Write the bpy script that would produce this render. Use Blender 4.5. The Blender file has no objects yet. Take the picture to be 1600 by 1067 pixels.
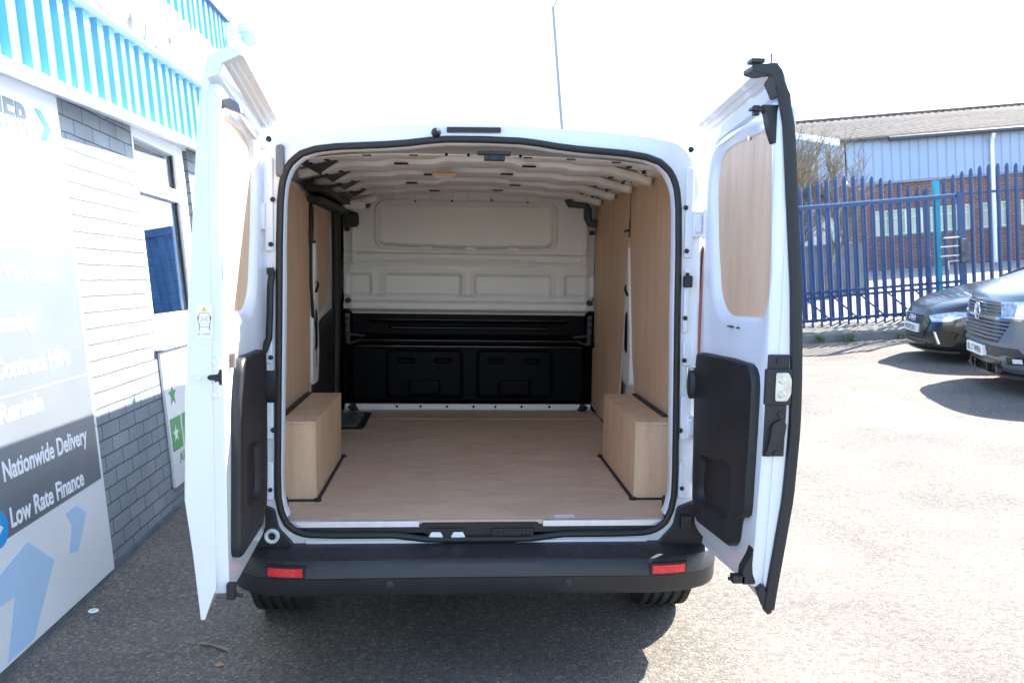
import bpy, bmesh, math, random
from mathutils import Vector, Matrix
from math import sin, cos, pi, radians, sqrt
random.seed(7)
S = bpy.context.scene
# ---------------------------------------------------------------- camera
cam = bpy.data.cameras.new('camera'); camo = bpy.data.objects.new('camera', cam)
S.collection.objects.link(camo); S.camera = camo
CR = Vector((0.99757475, -0.06798621, 0.01491633)); CU = Vector((-0.00854418, 0.09307151, 0.99562277)); CF = Vector((0.0690769, 0.99333558, -0.0922649))
camo.matrix_world = Matrix(((CR.x, CU.x, -CF.x, -0.094), (CR.y, CU.y, -CF.y, -2.93385), (CR.z, CU.z, -CF.z, 1.5068), (0, 0, 0, 1)))
cam.sensor_width = 36.0; cam.lens = 1291/1600*36; cam.clip_start = 0.05; cam.clip_end = 600
cam.dof.use_dof = True; cam.dof.focus_distance = 3.3; cam.dof.aperture_fstop = 6.0
# ---------------------------------------------------------------- world, sun, exposure
SUN = Vector((0.87, 0.59, 1.0)).normalized()
W = bpy.data.worlds.new('World'); S.world = W; W.use_nodes = True
nt = W.node_tree; bg = nt.nodes['Background']
sky = nt.nodes.new('ShaderNodeTexSky'); sky.sky_type = 'NISHITA'; sky.sun_disc = False
sky.sun_elevation = math.asin(SUN.z); sky.sun_rotation = math.atan2(SUN.x, SUN.y)
sky.air_density = 1.0; sky.dust_density = 0.8; sky.ozone_density = 1.0
nt.links.new(sky.outputs[0], bg.inputs[0]); bg.inputs[1].default_value = 0.15
sl = bpy.data.lights.new('sun', 'SUN'); sl.energy = 5.0; sl.angle = radians(0.5); sl.color = (1.0, 0.95, 0.88)
so = bpy.data.objects.new('sun', sl); S.collection.objects.link(so)
so.rotation_euler = SUN.to_track_quat('Z', 'Y').to_euler(); so.location = (20, 30, 25)
S.cycles.max_bounces = 12; S.cycles.diffuse_bounces = 8
S.view_settings.view_transform = 'Standard'; S.view_settings.look = 'None'
S.view_settings.exposure = 2.2; S.view_settings.gamma = 1.0; S.view_settings.use_curve_mapping = False

# ---------------------------------------------------------------- helpers
def mat(name, col, rough=0.5, metal=0.0, var=0.0, vscale=4.0, bump=0.0, bscale=60.0, coat=0.0, spec=0.5, stretch=(1, 1, 1), emit=None):
    m = bpy.data.materials.new(name); m.use_nodes = True
    n = m.node_tree; b = n.nodes['Principled BSDF']; L = n.links
    b.inputs['Base Color'].default_value = (*col, 1); b.inputs['Roughness'].default_value = rough
    b.inputs['Metallic'].default_value = metal; b.inputs['Coat Weight'].default_value = coat; b.inputs['Coat Roughness'].default_value = 0.05
    b.inputs['Specular IOR Level'].default_value = spec
    tc = n.nodes.new('ShaderNodeTexCoord'); mp = n.nodes.new('ShaderNodeMapping'); L.new(tc.outputs['Object'], mp.inputs[0]); mp.inputs['Scale'].default_value = stretch
    if var:
        t = n.nodes.new('ShaderNodeTexNoise'); t.inputs['Scale'].default_value = vscale; t.inputs['Detail'].default_value = 6; L.new(mp.outputs[0], t.inputs['Vector'])
        r = n.nodes.new('ShaderNodeValToRGB'); r.color_ramp.elements[0].position = 0.3; r.color_ramp.elements[1].position = 0.7
        r.color_ramp.elements[0].color = (*[c*(1-var) for c in col], 1); r.color_ramp.elements[1].color = (*[min(1, c*(1+var)) for c in col], 1)
        L.new(t.outputs['Fac'], r.inputs[0]); L.new(r.outputs[0], b.inputs['Base Color'])
        rr = n.nodes.new('ShaderNodeMapRange'); rr.inputs['To Min'].default_value = max(0.02, rough-0.08); rr.inputs['To Max'].default_value = min(1, rough+0.1)
        L.new(t.outputs['Fac'], rr.inputs[0]); L.new(rr.outputs[0], b.inputs['Roughness'])
    if bump:
        t2 = n.nodes.new('ShaderNodeTexNoise'); t2.inputs['Scale'].default_value = bscale; t2.inputs['Detail'].default_value = 4; L.new(mp.outputs[0], t2.inputs['Vector'])
        bp = n.nodes.new('ShaderNodeBump'); bp.inputs['Strength'].default_value = bump; bp.inputs['Distance'].default_value = 0.01
        L.new(t2.outputs['Fac'], bp.inputs['Height']); L.new(bp.outputs[0], b.inputs['Normal'])
    if emit:
        b.inputs['Emission Color'].default_value = (*col, 1); b.inputs['Emission Strength'].default_value = emit
    return m

def wood(name, stretch, rings=0.0, tint=(1, 1, 1)):
    m = mat(name, (.5, .35, .22), 0.55); n = m.node_tree; L = n.links; b = n.nodes['Principled BSDF']
    tc = n.nodes.new('ShaderNodeTexCoord'); mp = n.nodes.new('ShaderNodeMapping'); L.new(tc.outputs['Object'], mp.inputs[0]); mp.inputs['Scale'].default_value = stretch
    a = n.nodes.new('ShaderNodeTexNoise'); a.inputs['Scale'].default_value = 3.2; a.inputs['Detail'].default_value = 8; a.inputs['Distortion'].default_value = 0.6 + rings; L.new(mp.outputs[0], a.inputs['Vector'])
    f = n.nodes.new('ShaderNodeTexNoise'); f.inputs['Scale'].default_value = 40; f.inputs['Detail'].default_value = 5; L.new(mp.outputs[0], f.inputs['Vector'])
    g = n.nodes.new('ShaderNodeTexNoise'); g.inputs['Scale'].default_value = 1.1; L.new(tc.outputs['Object'], g.inputs['Vector'])
    r = n.nodes.new('ShaderNodeValToRGB'); e = r.color_ramp.elements
    e[0].position = 0.30; e[0].color = (.625, .445, .332, 1); e[1].position = 0.72; e[1].color = (.76, .58, .44, 1)
    el = e.new(0.5); el.color = (.70, .52, .39, 1)
    for q in e: q.color = (*[c*t for c, t in zip(q.color[:3], tint)], 1)
    L.new(a.outputs['Fac'], r.inputs[0])
    mx = n.nodes.new('ShaderNodeMix'); mx.data_type = 'RGBA'; mx.blend_type = 'MULTIPLY'; mx.inputs[0].default_value = 0.27
    r2 = n.nodes.new('ShaderNodeValToRGB'); r2.color_ramp.elements[0].position = 0.35; r2.color_ramp.elements[0].color = (.72, .66, .62, 1); r2.color_ramp.elements[1].position = 0.6; r2.color_ramp.elements[1].color = (1, 1, 1, 1)
    L.new(f.outputs['Fac'], r2.inputs[0]); L.new(r.outputs[0], mx.inputs[6]); L.new(r2.outputs[0], mx.inputs[7])
    mx2 = n.nodes.new('ShaderNodeMix'); mx2.data_type = 'RGBA'; mx2.blend_type = 'MULTIPLY'; mx2.inputs[0].default_value = 0.6
    r3 = n.nodes.new('ShaderNodeValToRGB'); r3.color_ramp.elements[0].position = 0.3; r3.color_ramp.elements[0].color = (.82, .74, .70, 1); r3.color_ramp.elements[1].position = 0.65; r3.color_ramp.elements[1].color = (1, 1, 1, 1)
    L.new(g.outputs['Fac'], r3.inputs[0]); L.new(mx.outputs[2], mx2.inputs[6]); L.new(r3.outputs[0], mx2.inputs[7])
    L.new(mx2.outputs[2], b.inputs['Base Color'])
    return m

class B:
    """collects polygons; build() links them as ONE mesh object"""
    def __init__(s): s.v = []; s.f = []; s.m = []
    def add(s, vs, fs, mi=0):
        o = len(s.v); s.v += [tuple(p) for p in vs]; s.f += [tuple(i+o for i in f) for f in fs]; s.m += [mi]*len(fs); return s
    def box(s, x0, x1, y0, y1, z0, z1, mi=0, fn=None):
        vs = [(x, y, z) for x in (x0, x1) for y in (y0, y1) for z in (z0, z1)]
        if fn: vs = [fn(*p) for p in vs]
        return s.add(vs, [(0, 1, 3, 2), (4, 6, 7, 5), (0, 4, 5, 1), (2, 3, 7, 6), (0, 2, 6, 4), (1, 5, 7, 3)], mi)
    def loft(s, loops, closed=True, cap0=False, cap1=False, mi=0):
        n = len(loops[0]); vs = [p for l in loops for p in l]; fs = []
        for i in range(len(loops)-1):
            for j in range(n if closed else n-1):
                k = (j+1) % n; fs.append((i*n+j, i*n+k, (i+1)*n+k, (i+1)*n+j))
        if cap0: fs.append(tuple(range(n)))
        if cap1: fs.append(tuple(range((len(loops)-1)*n, len(loops)*n)))
        return s.add(vs, fs, mi)
    def prism(s, poly, fn, d0, d1, mi=0):
        """poly [(a,b)], fn(a,b,d) -> point"""
        return s.loft([[fn(a, b, d0) for a, b in poly], [fn(a, b, d1) for a, b in poly]], True, True, True, mi)
    def tube(s, path, r, n=8, mi=0, cap=True, r1=None):
        path = [Vector(p) for p in path]; loops = []
        prev = None
        for i, p in enumerate(path):
            t = (path[min(i+1, len(path)-1)] - path[max(i-1, 0)]).normalized()
            if prev is None:
                a = Vector((0, 0, 1)) if abs(t.z) < 0.9 else Vector((1, 0, 0)); u = t.cross(a).normalized()
            else:
                u = (prev - t*prev.dot(t)).normalized()
            prev = u; w = t.cross(u)
            rr = r if r1 is None else r + (r1-r)*i/max(1, len(path)-1)
            loops.append([p + rr*(cos(2*pi*k/n)*u + sin(2*pi*k/n)*w) for k in range(n)])
        return s.loft(loops, True, cap, cap, mi)
    def ring(s, path, r, n=8, mi=0):
        path = [Vector(p) for p in path]; N = len(path); loops = []; 
        for i, p in enumerate(path):
            t = (path[(i+1) % N]-path[i-1]).normalized(); a = Vector((0, 1, 0)); u = t.cross(a).normalized(); w = t.cross(u)
            loops.append([p + r*(cos(2*pi*k/n)*u + sin(2*pi*k/n)*w) for k in range(n)])
        return s.loft(loops+[loops[0]], True, False, False, mi)
    def lathe(s, prof, c, ax='y', n=24, mi=0):
        """prof [(r, d)] about axis through c"""
        c = Vector(c); loops = []
        for r, d in prof:
            l = []
            for k in range(n):
                a = 2*pi*k/n; p = {'y': (r*cos(a), d, r*sin(a)), 'x': (d, r*cos(a), r*sin(a)), 'z': (r*cos(a), r*sin(a), d)}[ax]
                l.append(c+Vector(p))
            loops.append(l)
        return s.loft(loops, True, True, True, mi)
    def grid(s, fn, nu, nv, mi=0):
        vs = [fn(i/nu, j/nv) for i in range(nu+1) for j in range(nv+1)]
        fs = [(i*(nv+1)+j, (i+1)*(nv+1)+j, (i+1)*(nv+1)+j+1, i*(nv+1)+j+1) for i in range(nu) for j in range(nv)]
        return s.add(vs, fs, mi)
    def build(s, name, mats, parent=None, ang=35, bevel=0, fix=True, solid=0):
        me = bpy.data.meshes.new(name); me.from_pydata(s.v, [], s.f)
        if not isinstance(mats, (list, tuple)): mats = [mats]
        for m in mats: me.materials.append(m)
        me.polygons.foreach_set('material_index', s.m)
        if fix:
            bm = bmesh.new(); bm.from_mesh(me); bmesh.ops.recalc_face_normals(bm, faces=bm.faces); bm.to_mesh(me); bm.free()
        me.update()
        if ang: me.shade_smooth(); me.set_sharp_from_angle(angle=radians(ang))
        o = bpy.data.objects.new(name, me); S.collection.objects.link(o)
        if parent: o.parent = parent
        if solid: q = o.modifiers.new('thick', 'SOLIDIFY'); q.thickness = solid
        if bevel:
            q = o.modifiers.new('bevel', 'BEVEL'); q.width = bevel; q.segments = 2; q.limit_method = 'ANGLE'; q.angle_limit = radians(40); q.harden_normals = False
        return o

def split(s, name, mats, parent=None, **kw):
    """like build(), but every loose piece becomes an object of its own"""
    par = list(range(len(s.v)))
    def find(i):
        while par[i] != i: par[i] = par[par[i]]; i = par[i]
        return i
    for f in s.f:
        for i in f[1:]: par[find(i)] = find(f[0])
    groups = {}
    for f, m in zip(s.f, s.m): groups.setdefault(find(f[0]), []).append((f, m))
    out = []
    for g in groups.values():
        b = B(); ids = {}
        for f, m in g:
            for i in f:
                if i not in ids: ids[i] = len(b.v); b.v.append(s.v[i])
            b.f.append(tuple(ids[i] for i in f)); b.m.append(m)
        out.append(b.build(name, mats, parent, **kw))
    return out
B.split = split
def tag(o, label=None, cat=None, group=None, kind=None):
    if label: o['label'] = label
    if cat: o['category'] = cat
    if group: o['group'] = group
    if kind: o['kind'] = kind
    return o
def empty(name, loc=(0, 0, 0), axes=None):
    o = bpy.data.objects.new(name, None); S.collection.objects.link(o); o.empty_display_size = 0.2
    if axes:
        X, Y, Z = axes; o.matrix_world = Matrix(((X.x, Y.x, Z.x, loc[0]), (X.y, Y.y, Z.y, loc[1]), (X.z, Y.z, Z.z, loc[2]), (0, 0, 0, 1)))
    else: o.location = loc
    return o
def text(name, body, mats, fn, w, h, ext, parent=None, bold=0.0):
    """fn(a, b, d): a in 0..w, b in 0..h"""
    cu = bpy.data.curves.new(name, 'FONT'); cu.body = body; cu.size = 1; cu.offset = bold; cu.extrude = 0.5; cu.resolution_u = 4
    t = bpy.data.objects.new(name+'_src', cu); S.collection.objects.link(t); bpy.context.view_layer.update()
    me = bpy.data.meshes.new_from_object(t.evaluated_get(bpy.context.evaluated_depsgraph_get()))
    bpy.data.objects.remove(t); bpy.data.curves.remove(cu)
    xs = [v.co.x for v in me.vertices]; ys = [v.co.y for v in me.vertices]; x0, x1, y0, y1 = min(xs), max(xs), min(ys), max(ys)
    for v in me.vertices:
        v.co = fn((v.co.x-x0)/(x1-x0)*w, (v.co.y-y0)/(y1-y0)*h, (v.co.z+0.5)*ext)
    me.name = name
    me.materials.clear(); me.materials.append(mats)
    o = bpy.data.objects.new(name, me); S.collection.objects.link(o)
    if parent: o.parent = parent
    return o
def sm(a, b, x):
    t = max(0, min(1, (x-a)/(b-a))); return t*t*(3-2*t)
def lerp(tab, x):
    if x <= tab[0][0]: return tab[0][1]
    for (a, p), (b, q) in zip(tab, tab[1:]):
        if x <= b: return p+(q-p)*(x-a)/(b-a)
    return tab[-1][1]
def rpoly(pts, r, n=5):
    """round the corners of a polygon"""
    out = []
    N = len(pts)
    for i in range(N):
        p = Vector(pts[i]); a = Vector(pts[i-1]); c = Vector(pts[(i+1) % N]); rr = r[i] if isinstance(r, (list, tuple)) else r
        da = (a-p); dc = (c-p); k = min(rr, da.length*0.49, dc.length*0.49)
        A = p+da.normalized()*k; Cc = p+dc.normalized()*k
        if k < 1e-5: out.append(tuple(p)); continue
        for j in range(n+1):
            t = j/n; out.append(tuple((1-t)**2*A+2*t*(1-t)*p+t*t*Cc))
    return out
def resample(poly, n, closed=True):
    P = [Vector(p) for p in poly]
    if closed: P = P+[P[0]]
    L = [0]
    for a, b in zip(P, P[1:]): L.append(L[-1]+(b-a).length)
    out = []
    m = n if closed else n-1
    for i in range(n):
        d = L[-1]*i/m
        k = 0
        while k < len(L)-2 and L[k+1] < d: k += 1
        seg = L[k+1]-L[k]; out.append(P[k].lerp(P[k+1], (d-L[k])/seg if seg else 0))
    return out
def radial(poly, c, n):
    """points of polygon hit by n rays from centre c (2D)"""
    out = []; P = poly; c = Vector(c)
    for i in range(n):
        a = 2*pi*(i+0.5)/n; d = Vector((cos(a), sin(a))); best = None
        for j in range(len(P)):
            p = Vector(P[j])-c; q = Vector(P[(j+1) % len(P)])-c; e = q-p
            den = d.x*e.y-d.y*e.x
            if abs(den) < 1e-12: continue
            t = (p.x*e.y-p.y*e.x)/den; s = (p.x*d.y-p.y*d.x)/den
            if t > 0 and -1e-6 <= s <= 1+1e-6 and (best is None or t > best): best = t
        out.append(tuple(c+d*(best or 0.01)))
    return out

# ---------------------------------------------------------------- materials
PAINT = mat('van_white_paint', (.70, .72, .75), 0.3, coat=0.5)
INNER = mat('van_inner_white', (.80, .785, .75), 0.4, var=0.03, vscale=2.5, bump=0.02, bscale=5)
BLACK = mat('textured_black_plastic', (.0135, .0135, .0145), 0.5, var=0.25, vscale=9, bump=0.12, bscale=260)
BUMP = mat('bumper_plastic', (.019, .0195, .0215), 0.46, var=0.2, vscale=5, bump=0.08, bscale=300)
RUB = mat('seal_rubber', (.012, .012, .013), 0.55, var=0.2)
DKIN = mat('bulkhead_black', (.005, .0053, .0065), 0.34, var=0.2, spec=.06)
TYRE = mat('tyre_rubber', (.018, .018, .018), 0.8, var=0.3, vscale=20, bump=0.2, bscale=80)
METAL = mat('galvanised_metal', (.62, .62, .60), 0.35, 0.9, var=0.15, vscale=30)
ALU = mat('aluminium_strip', (.80, .80, .82), 0.35, 0.6, var=0.05, vscale=30)
REDL = mat('red_reflector', (.75, .02, .03), 0.25, coat=0.6, var=0.12, vscale=90)
DKRED = mat('dark_red_lens', (.12, .004, .006), 0.12, coat=0.8)
PLYV = wood('plywood_upright_grain', (6, 6, 0.5), 0, (1.05, .985, .84))
PLYF = wood('plywood_floor_grain', (0.9, 2.2, 6), 1.2, (1.02, .99, .93))
GREY = mat('grey_cover_plastic', (.12, .13, .14), 0.5, var=0.1)
STK = mat('sticker_white', (.85, .85, .85), 0.4)
STKR = mat('sticker_red', (.6, .03, .03), 0.4); STKY = mat('sticker_yellow', (.85, .55, .02), 0.4); STKB = mat('sticker_line', (.15, .2, .25), 0.5)
AMB = mat('lamp_glow_amber', (.80, .55, .32), 0.3)  # amber base colour stands in for the lamp's warm glow
# ================================================================ GROUND
def hy(x, y):
    shadow_dip = .11*sm(7.3, 8.9, y)*(1-sm(9.0, 10.4, y))*(1-sm(5.7, 6.3, x))*sm(2.5, 4, x)  # hollow shaped into the tarmac so the gate shadow runs longer
    return -shadow_dip+0.035*max(0, min(x-1, 5.3))+.075*max(0, min(x-6.3, 8))+0.012*max(0, min(y, 12))*sm(1, 5, x)
def hl(x, y):
    return 0.68+0.093*(min(max(x, 4), 34)-8.4)+0.0376*(min(y, 60)-12.5)
def G(x, y):
    t = sm(11.0, 12.2, y)*sm(2.5, 4.5, x); a = hy(x, y)
    return a*(1-t)+max(a, hl(x, y))*t
def ground_material():
    m = mat('worn_tarmac', (.15, .14, .13), 0.85, spec=0.3); n = m.node_tree; L = n.links; b = n.nodes['Principled BSDF']
    tc = n.nodes.new('ShaderNodeTexCoord'); co = tc.outputs['Object']
    v = n.nodes.new('ShaderNodeTexVoronoi'); v.inputs['Scale'].default_value = 95; L.new(co, v.inputs['Vector'])
    v2 = n.nodes.new('ShaderNodeTexVoronoi'); v2.inputs['Scale'].default_value = 210; L.new(co, v2.inputs['Vector'])
    nz = n.nodes.new('ShaderNodeTexNoise'); nz.inputs['Scale'].default_value = 1.3; nz.inputs['Detail'].default_value = 7; L.new(co, nz.inputs['Vector'])
    n3 = n.nodes.new('ShaderNodeTexNoise'); n3.inputs['Scale'].default_value = 28; n3.inputs['Detail'].default_value = 5; L.new(co, n3.inputs['Vector'])
    hue = n.nodes.new('ShaderNodeSeparateColor'); L.new(v.outputs['Color'], hue.inputs[0])
    r = n.nodes.new('ShaderNodeValToRGB'); e = r.color_ramp.elements
    e[0].position = 0.0; e[0].color = (.135, .128, .12, 1); e[1].position = 1.0; e[1].color = (.36, .305, .24, 1)
    k = e.new(0.45); k.color = (.19, .171, .148, 1); k = e.new(0.8); k.color = (.225, .194, .159, 1)
    L.new(hue.outputs[0], r.inputs[0])
    def mul(a, ramp_pts, fac, src):
        rr = n.nodes.new('ShaderNodeValToRGB'); rr.color_ramp.elements[0].position = ramp_pts[0][0]; rr.color_ramp.elements[0].color = (*ramp_pts[0][1], 1)
        rr.color_ramp.elements[1].position = ramp_pts[1][0]; rr.color_ramp.elements[1].color = (*ramp_pts[1][1], 1); L.new(src, rr.inputs[0])
        mx = n.nodes.new('ShaderNodeMix'); mx.data_type = 'RGBA'; mx.blend_type = 'MULTIPLY'; mx.inputs[0].default_value = fac
        L.new(a, mx.inputs[6]); L.new(rr.outputs[0], mx.inputs[7]); return mx.outputs[2]
    c = mul(r.outputs[0], [(.3, (.72, .72, .74)), (.7, (1.15, 1.13, 1.08))], 1.0, nz.outputs['Fac'])
    c = mul(c, [(.32, (.78, .78, .79)), (.6, (1.05, 1.05, 1.05))], 0.8, n3.outputs['Fac'])
    c = mul(c, [(.0, (1.1, 1.1, 1.1)), (.55, (.58, .58, .58))], 0.9, v2.outputs['Distance'])
    L.new(c, b.inputs['Base Color'])
    ad = n.nodes.new('ShaderNodeMath'); ad.operation = 'ADD'; L.new(v.outputs['Distance'], ad.inputs[0]); L.new(n3.outputs['Fac'], ad.inputs[1])
    bp = n.nodes.new('ShaderNodeBump'); bp.inputs['Strength'].default_value = 0.75; bp.inputs['Distance'].default_value = 0.005; bp.invert = True
    L.new(ad.outputs[0], bp.inputs['Height']); L.new(bp.outputs[0], b.inputs['Normal'])
    return m
GM = ground_material()
LANE = mat('pale_concrete', (.30, .28, .25), 0.9, var=0.15, vscale=1.5, bump=0.2, bscale=50)
xs = sorted(set([-200, -120, -70, -40, -25, -15, -10, -6, -3, -1, 0, 1] + [1+0.5*i for i in range(1, 60)] + [34, 38, 45, 60, 90, 140, 250]))
ys = sorted(set([-200, -100, -50, -25, -12, -6, -3, -1, 0] + [0.5*i for i in range(1, 22)] + [10.8, 11, 11.2, 11.4, 11.6, 11.8, 12, 12.2, 12.6, 13.5, 15, 17, 20, 24, 30, 40, 60, 100, 160, 300]))
b = B(); nx, ny = len(xs), len(ys)
b.add([(x, y, G(x, y)) for x in xs for y in ys], [(i*ny+j, (i+1)*ny+j, (i+1)*ny+j+1, i*ny+j+1) for i in range(nx-1) for j in range(ny-1)])
tag(b.build('ground', GM, ang=60), kind='structure')
# fence line frame: F(u, v, z): u along the fence, v away from the camera
E1 = Vector((.9976, -.0690, 0)); E2 = Vector((.0690, .9976, 0)); K0 = Vector((5.66, 10.45, 0))
def KP(u, v, dz):
    p = K0+E1*u+E2*v; return (p.x, p.y, G(p.x, p.y)+dz)
us = [-3+0.5*i for i in range(60)]
KERB = mat('kerb_concrete', (.17, .165, .15), 0.9, var=0.3, vscale=6, bump=0.3, bscale=40)
b = B()
prof = [(0, -.1), (0.0, .115), (.02, .135), (.14, .135), (.14, -.1)]
b.loft([[KP(u, v, z) for v, z in prof] for u in us], True, True, True)
tag(b.build('kerb', KERB, ang=30), kind='structure')
GRAV = mat('verge_gravel', (.24, .22, .19), 0.95, var=0.4, vscale=30, bump=0.7, bscale=60)
b = B()
def verge(u, v):
    return KP(u, v, .13+0.02*sin(u*7+v*5))
b.grid(lambda s, t: verge(-3+s*29.5, .14+t*1.25), 120, 10)
tag(b.build('gravel_verge', GRAV, ang=60), kind='structure')
b = B()
b.grid(lambda s, t: (lambda x, y: (x, y, G(x, y)+.01 if y > 12.6 else G(x, y)+.16))(4+s*45-0.3, 11.75+t*12-0.03*s), 90, 40)
tag(b.build('service_lane', LANE, ang=60), kind='structure')

# ================================================================ SHOP BUILDING on the left
BV = Vector((-.09450, .0144, .99542)).normalized(); BA = Vector((-.03028, .99939, -.01733)); BA = (BA-BV*BA.dot(BV)).normalized(); BN = BV.cross(BA)
# local: x along the wall, y into the building, z up
shop = tag(empty('shop_building', (-1.749, 1.067, 0), (BA, BN, BV)), 'grey painted brick shop with pale blue corrugated fascia along its top', 'building')
if (BV.cross(BA)).dot(Vector((1, 0, 0))) > 0: raise RuntimeError('axis')
def brick_material(name, c1, c2, cm, bw, bh, mortar, bump):
    m = mat(name, c1, 0.8, spec=0.3); n = m.node_tree; L = n.links; bs = n.nodes['Principled BSDF']
    tc = n.nodes.new('ShaderNodeTexCoord'); sp = n.nodes.new('ShaderNodeSeparateXYZ'); cb = n.nodes.new('ShaderNodeCombineXYZ')
    L.new(tc.outputs['Object'], sp.inputs[0]); L.new(sp.outputs['X'], cb.inputs[0]); L.new(sp.outputs['Z'], cb.inputs[1])
    nz = n.nodes.new('ShaderNodeTexNoise'); nz.inputs['Scale'].default_value = 7; nz.inputs['Detail'].default_value = 3; L.new(tc.outputs['Object'], nz.inputs['Vector'])
    sc = n.nodes.new('ShaderNodeVectorMath'); sc.operation = 'SCALE'; sc.inputs['Scale'].default_value = 0.010; L.new(nz.outputs['Color'], sc.inputs[0])
    ad = n.nodes.new('ShaderNodeVectorMath'); ad.operation = 'ADD'; L.new(cb.outputs[0], ad.inputs[0]); L.new(sc.outputs[0], ad.inputs[1])
    t = n.nodes.new('ShaderNodeTexBrick'); L.new(ad.outputs[0], t.inputs['Vector']); t.inputs['Scale'].default_value = 1
    t.inputs['Brick Width'].default_value = bw; t.inputs['Row Height'].default_value = bh; t.inputs['Mortar Size'].default_value = mortar; t.inputs['Mortar Smooth'].default_value = 0.25
    t.inputs['Color1'].default_value = (*c1, 1); t.inputs['Color2'].default_value = (*c2, 1); t.inputs['Mortar'].default_value = (*cm, 1)
    n2 = n.nodes.new('ShaderNodeTexNoise'); n2.inputs['Scale'].default_value = 90; n2.inputs['Detail'].default_value = 6; L.new(tc.outputs['Object'], n2.inputs['Vector'])
    n4 = n.nodes.new('ShaderNodeTexNoise'); n4.inputs['Scale'].default_value = 2.2; n4.inputs['Detail'].default_value = 5; L.new(tc.outputs['Object'], n4.inputs['Vector'])
    mr = n.nodes.new('ShaderNodeMapRange'); mr.inputs['From Min'].default_value = .3; mr.inputs['From Max'].default_value = .7; mr.inputs['To Min'].default_value = .82; mr.inputs['To Max'].default_value = 1.12; L.new(n4.outputs['Fac'], mr.inputs[0])
    mx = n.nodes.new('ShaderNodeVectorMath'); mx.operation = 'SCALE'; L.new(t.outputs['Color'], mx.inputs[0]); L.new(mr.outputs[0], mx.inputs['Scale'])
    L.new(mx.outputs[0], bs.inputs['Base Color'])
    iv = n.nodes.new('ShaderNodeMath'); iv.operation = 'MULTIPLY_ADD'; L.new(t.outputs['Fac'], iv.inputs[0]); iv.inputs[1].default_value = -1.0; L.new(n2.outputs['Fac'], iv.inputs[2])
    bp = n.nodes.new('ShaderNodeBump'); bp.inputs['Strength'].default_value = bump; bp.inputs['Distance'].default_value = 0.008
    L.new(iv.outputs[0], bp.inputs['Height']); L.new(bp.outputs[0], bs.inputs['Normal'])
    return m
GB = brick_material('grey_painted_brick', (.21, .24, .262), (.25, .28, .30), (.085, .095, .10), .226, .0785, .0042, 0.75)  # mortar colour darkened for the shade in the recessed joints
WHITE = mat('white_upvc', (.80, .81, .82), 0.35, var=0.03, coat=0.2)
GLASS = bpy.data.materials.new('window_glass'); GLASS.use_nodes = True
_g = GLASS.node_tree.nodes['Principled BSDF']; _g.inputs['Base Color'].default_value = (.9, .95, 1, 1); _g.inputs['Roughness'].default_value = 0.01; _g.inputs['Transmission Weight'].default_value = 1; _g.inputs['IOR'].default_value = 1.5
BLUEC = mat('blue_cladding', (.12, .36, .82), 0.45, var=0.06, vscale=2, coat=0.1)
def wallbox(b, x0, x1, z0, z1, y0=0.0, y1=.22): b.box(x0, x1, y0, y1, z0, z1)
# brick walling butted round the openings
b = B(); wallbox(b, -6, 1.03, -.3, 2.75); b.build('brick_wall', GB, shop, ang=0)
b = B(); wallbox(b, 2.16, 3.25, -.3, 2.75); b.build('brick_wall', GB, shop, ang=0)
b = B(); wallbox(b, 1.03, 2.16, -.3, 1.0); b.build('brick_wall', GB, shop, ang=0)
b = B(); b.box(-6, 3.25, .22, 7.0, 2.75, 2.85); b.box(-6, 3.25, 6.8, 7, -.5, 2.75); b.box(-6, -5.8, .22, 6.8, -.5, 2.75); b.box(3.05, 3.25, .22, 6.8, -.5, 2.75); b.box(-5.8, 3.05, .22, 6.8, -.1, 0.02)
b.build('rear_shell', GB, shop, ang=0)
b = B(); b.box(-6, 3.25, -.022, 0, -.3, .03); b.build('wall_plinth', mat('plinth_render', (.10, .11, .115), .9, var=.3, vscale=8, bump=.3), shop, ang=0)
b = B(); b.box(1.03, 2.16, .0, .22, 2.335, 2.75); b.build('lintel', WHITE, shop, ang=0)
# window: frame, transom, two panes with what stands behind them
fr = B(); X0, X1, Z0, Z1 = 1.032, 2.158, 1.003, 2.333
for (x0, x1, z0, z1) in ((X0, X0+.02, Z0, Z1), (1.86, 2.04, Z0, Z1), (X0+.02, 1.86, Z0, 1.20), (X0+.02, 1.86, 1.935, 2.02), (X0+.02, 1.86, 2.255, Z1)):
    fr.box(x0, x1, -.012 if z1 < 1.3 else -.004, .08, z0, z1)
win = fr.build('window', WHITE, shop, ang=0, bevel=.006)
for z0, z1 in ((1.2, 1.935), (2.02, 2.255)):
    p = B(); p.box(X0+.02, 1.86, .03, .036, z0, z1); p.build('pane', GLASS, win, ang=0)
    p = B(); p.box(1.835, 1.86, .015, .03, z0, z1); p.box(X0+.02, X0+.03, .015, .03, z0, z1); p.split('glazing_bead', BLACK, win, ang=0)
p = B(); p.box(2.04, 2.158, .05, .10, Z0, Z1); p.build('reveal', mat('reveal_dark', (.09, .085, .085), .8, var=.3), win, ang=0)
b = B(); b.box(1.0, 2.2, -.05, 0.0, .985, 1.003); b.build('window_sill', WHITE, win, ang=0, bevel=.004)
b = B(); b.box(1.02, 1.62, .45, .47, .9, 1.75); tag(b.build('reflection_board', mat('blue_board', (.05, .30, .75), .5, var=.1), win, ang=0), 'bright blue board added behind the glass in place of a reflection')  # blue board stands in for the blue reflection in the pane
b = B()
for i in range(26):
    x = 1.3+i*.06; b.box(x, x+.05, .6+.02*(i % 2), .61+.02*(i % 2), .4, 2.5)
b.build('blind', mat('blind_cloth', (.30, .27, .22), .8, var=.15), win, ang=0)
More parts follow.
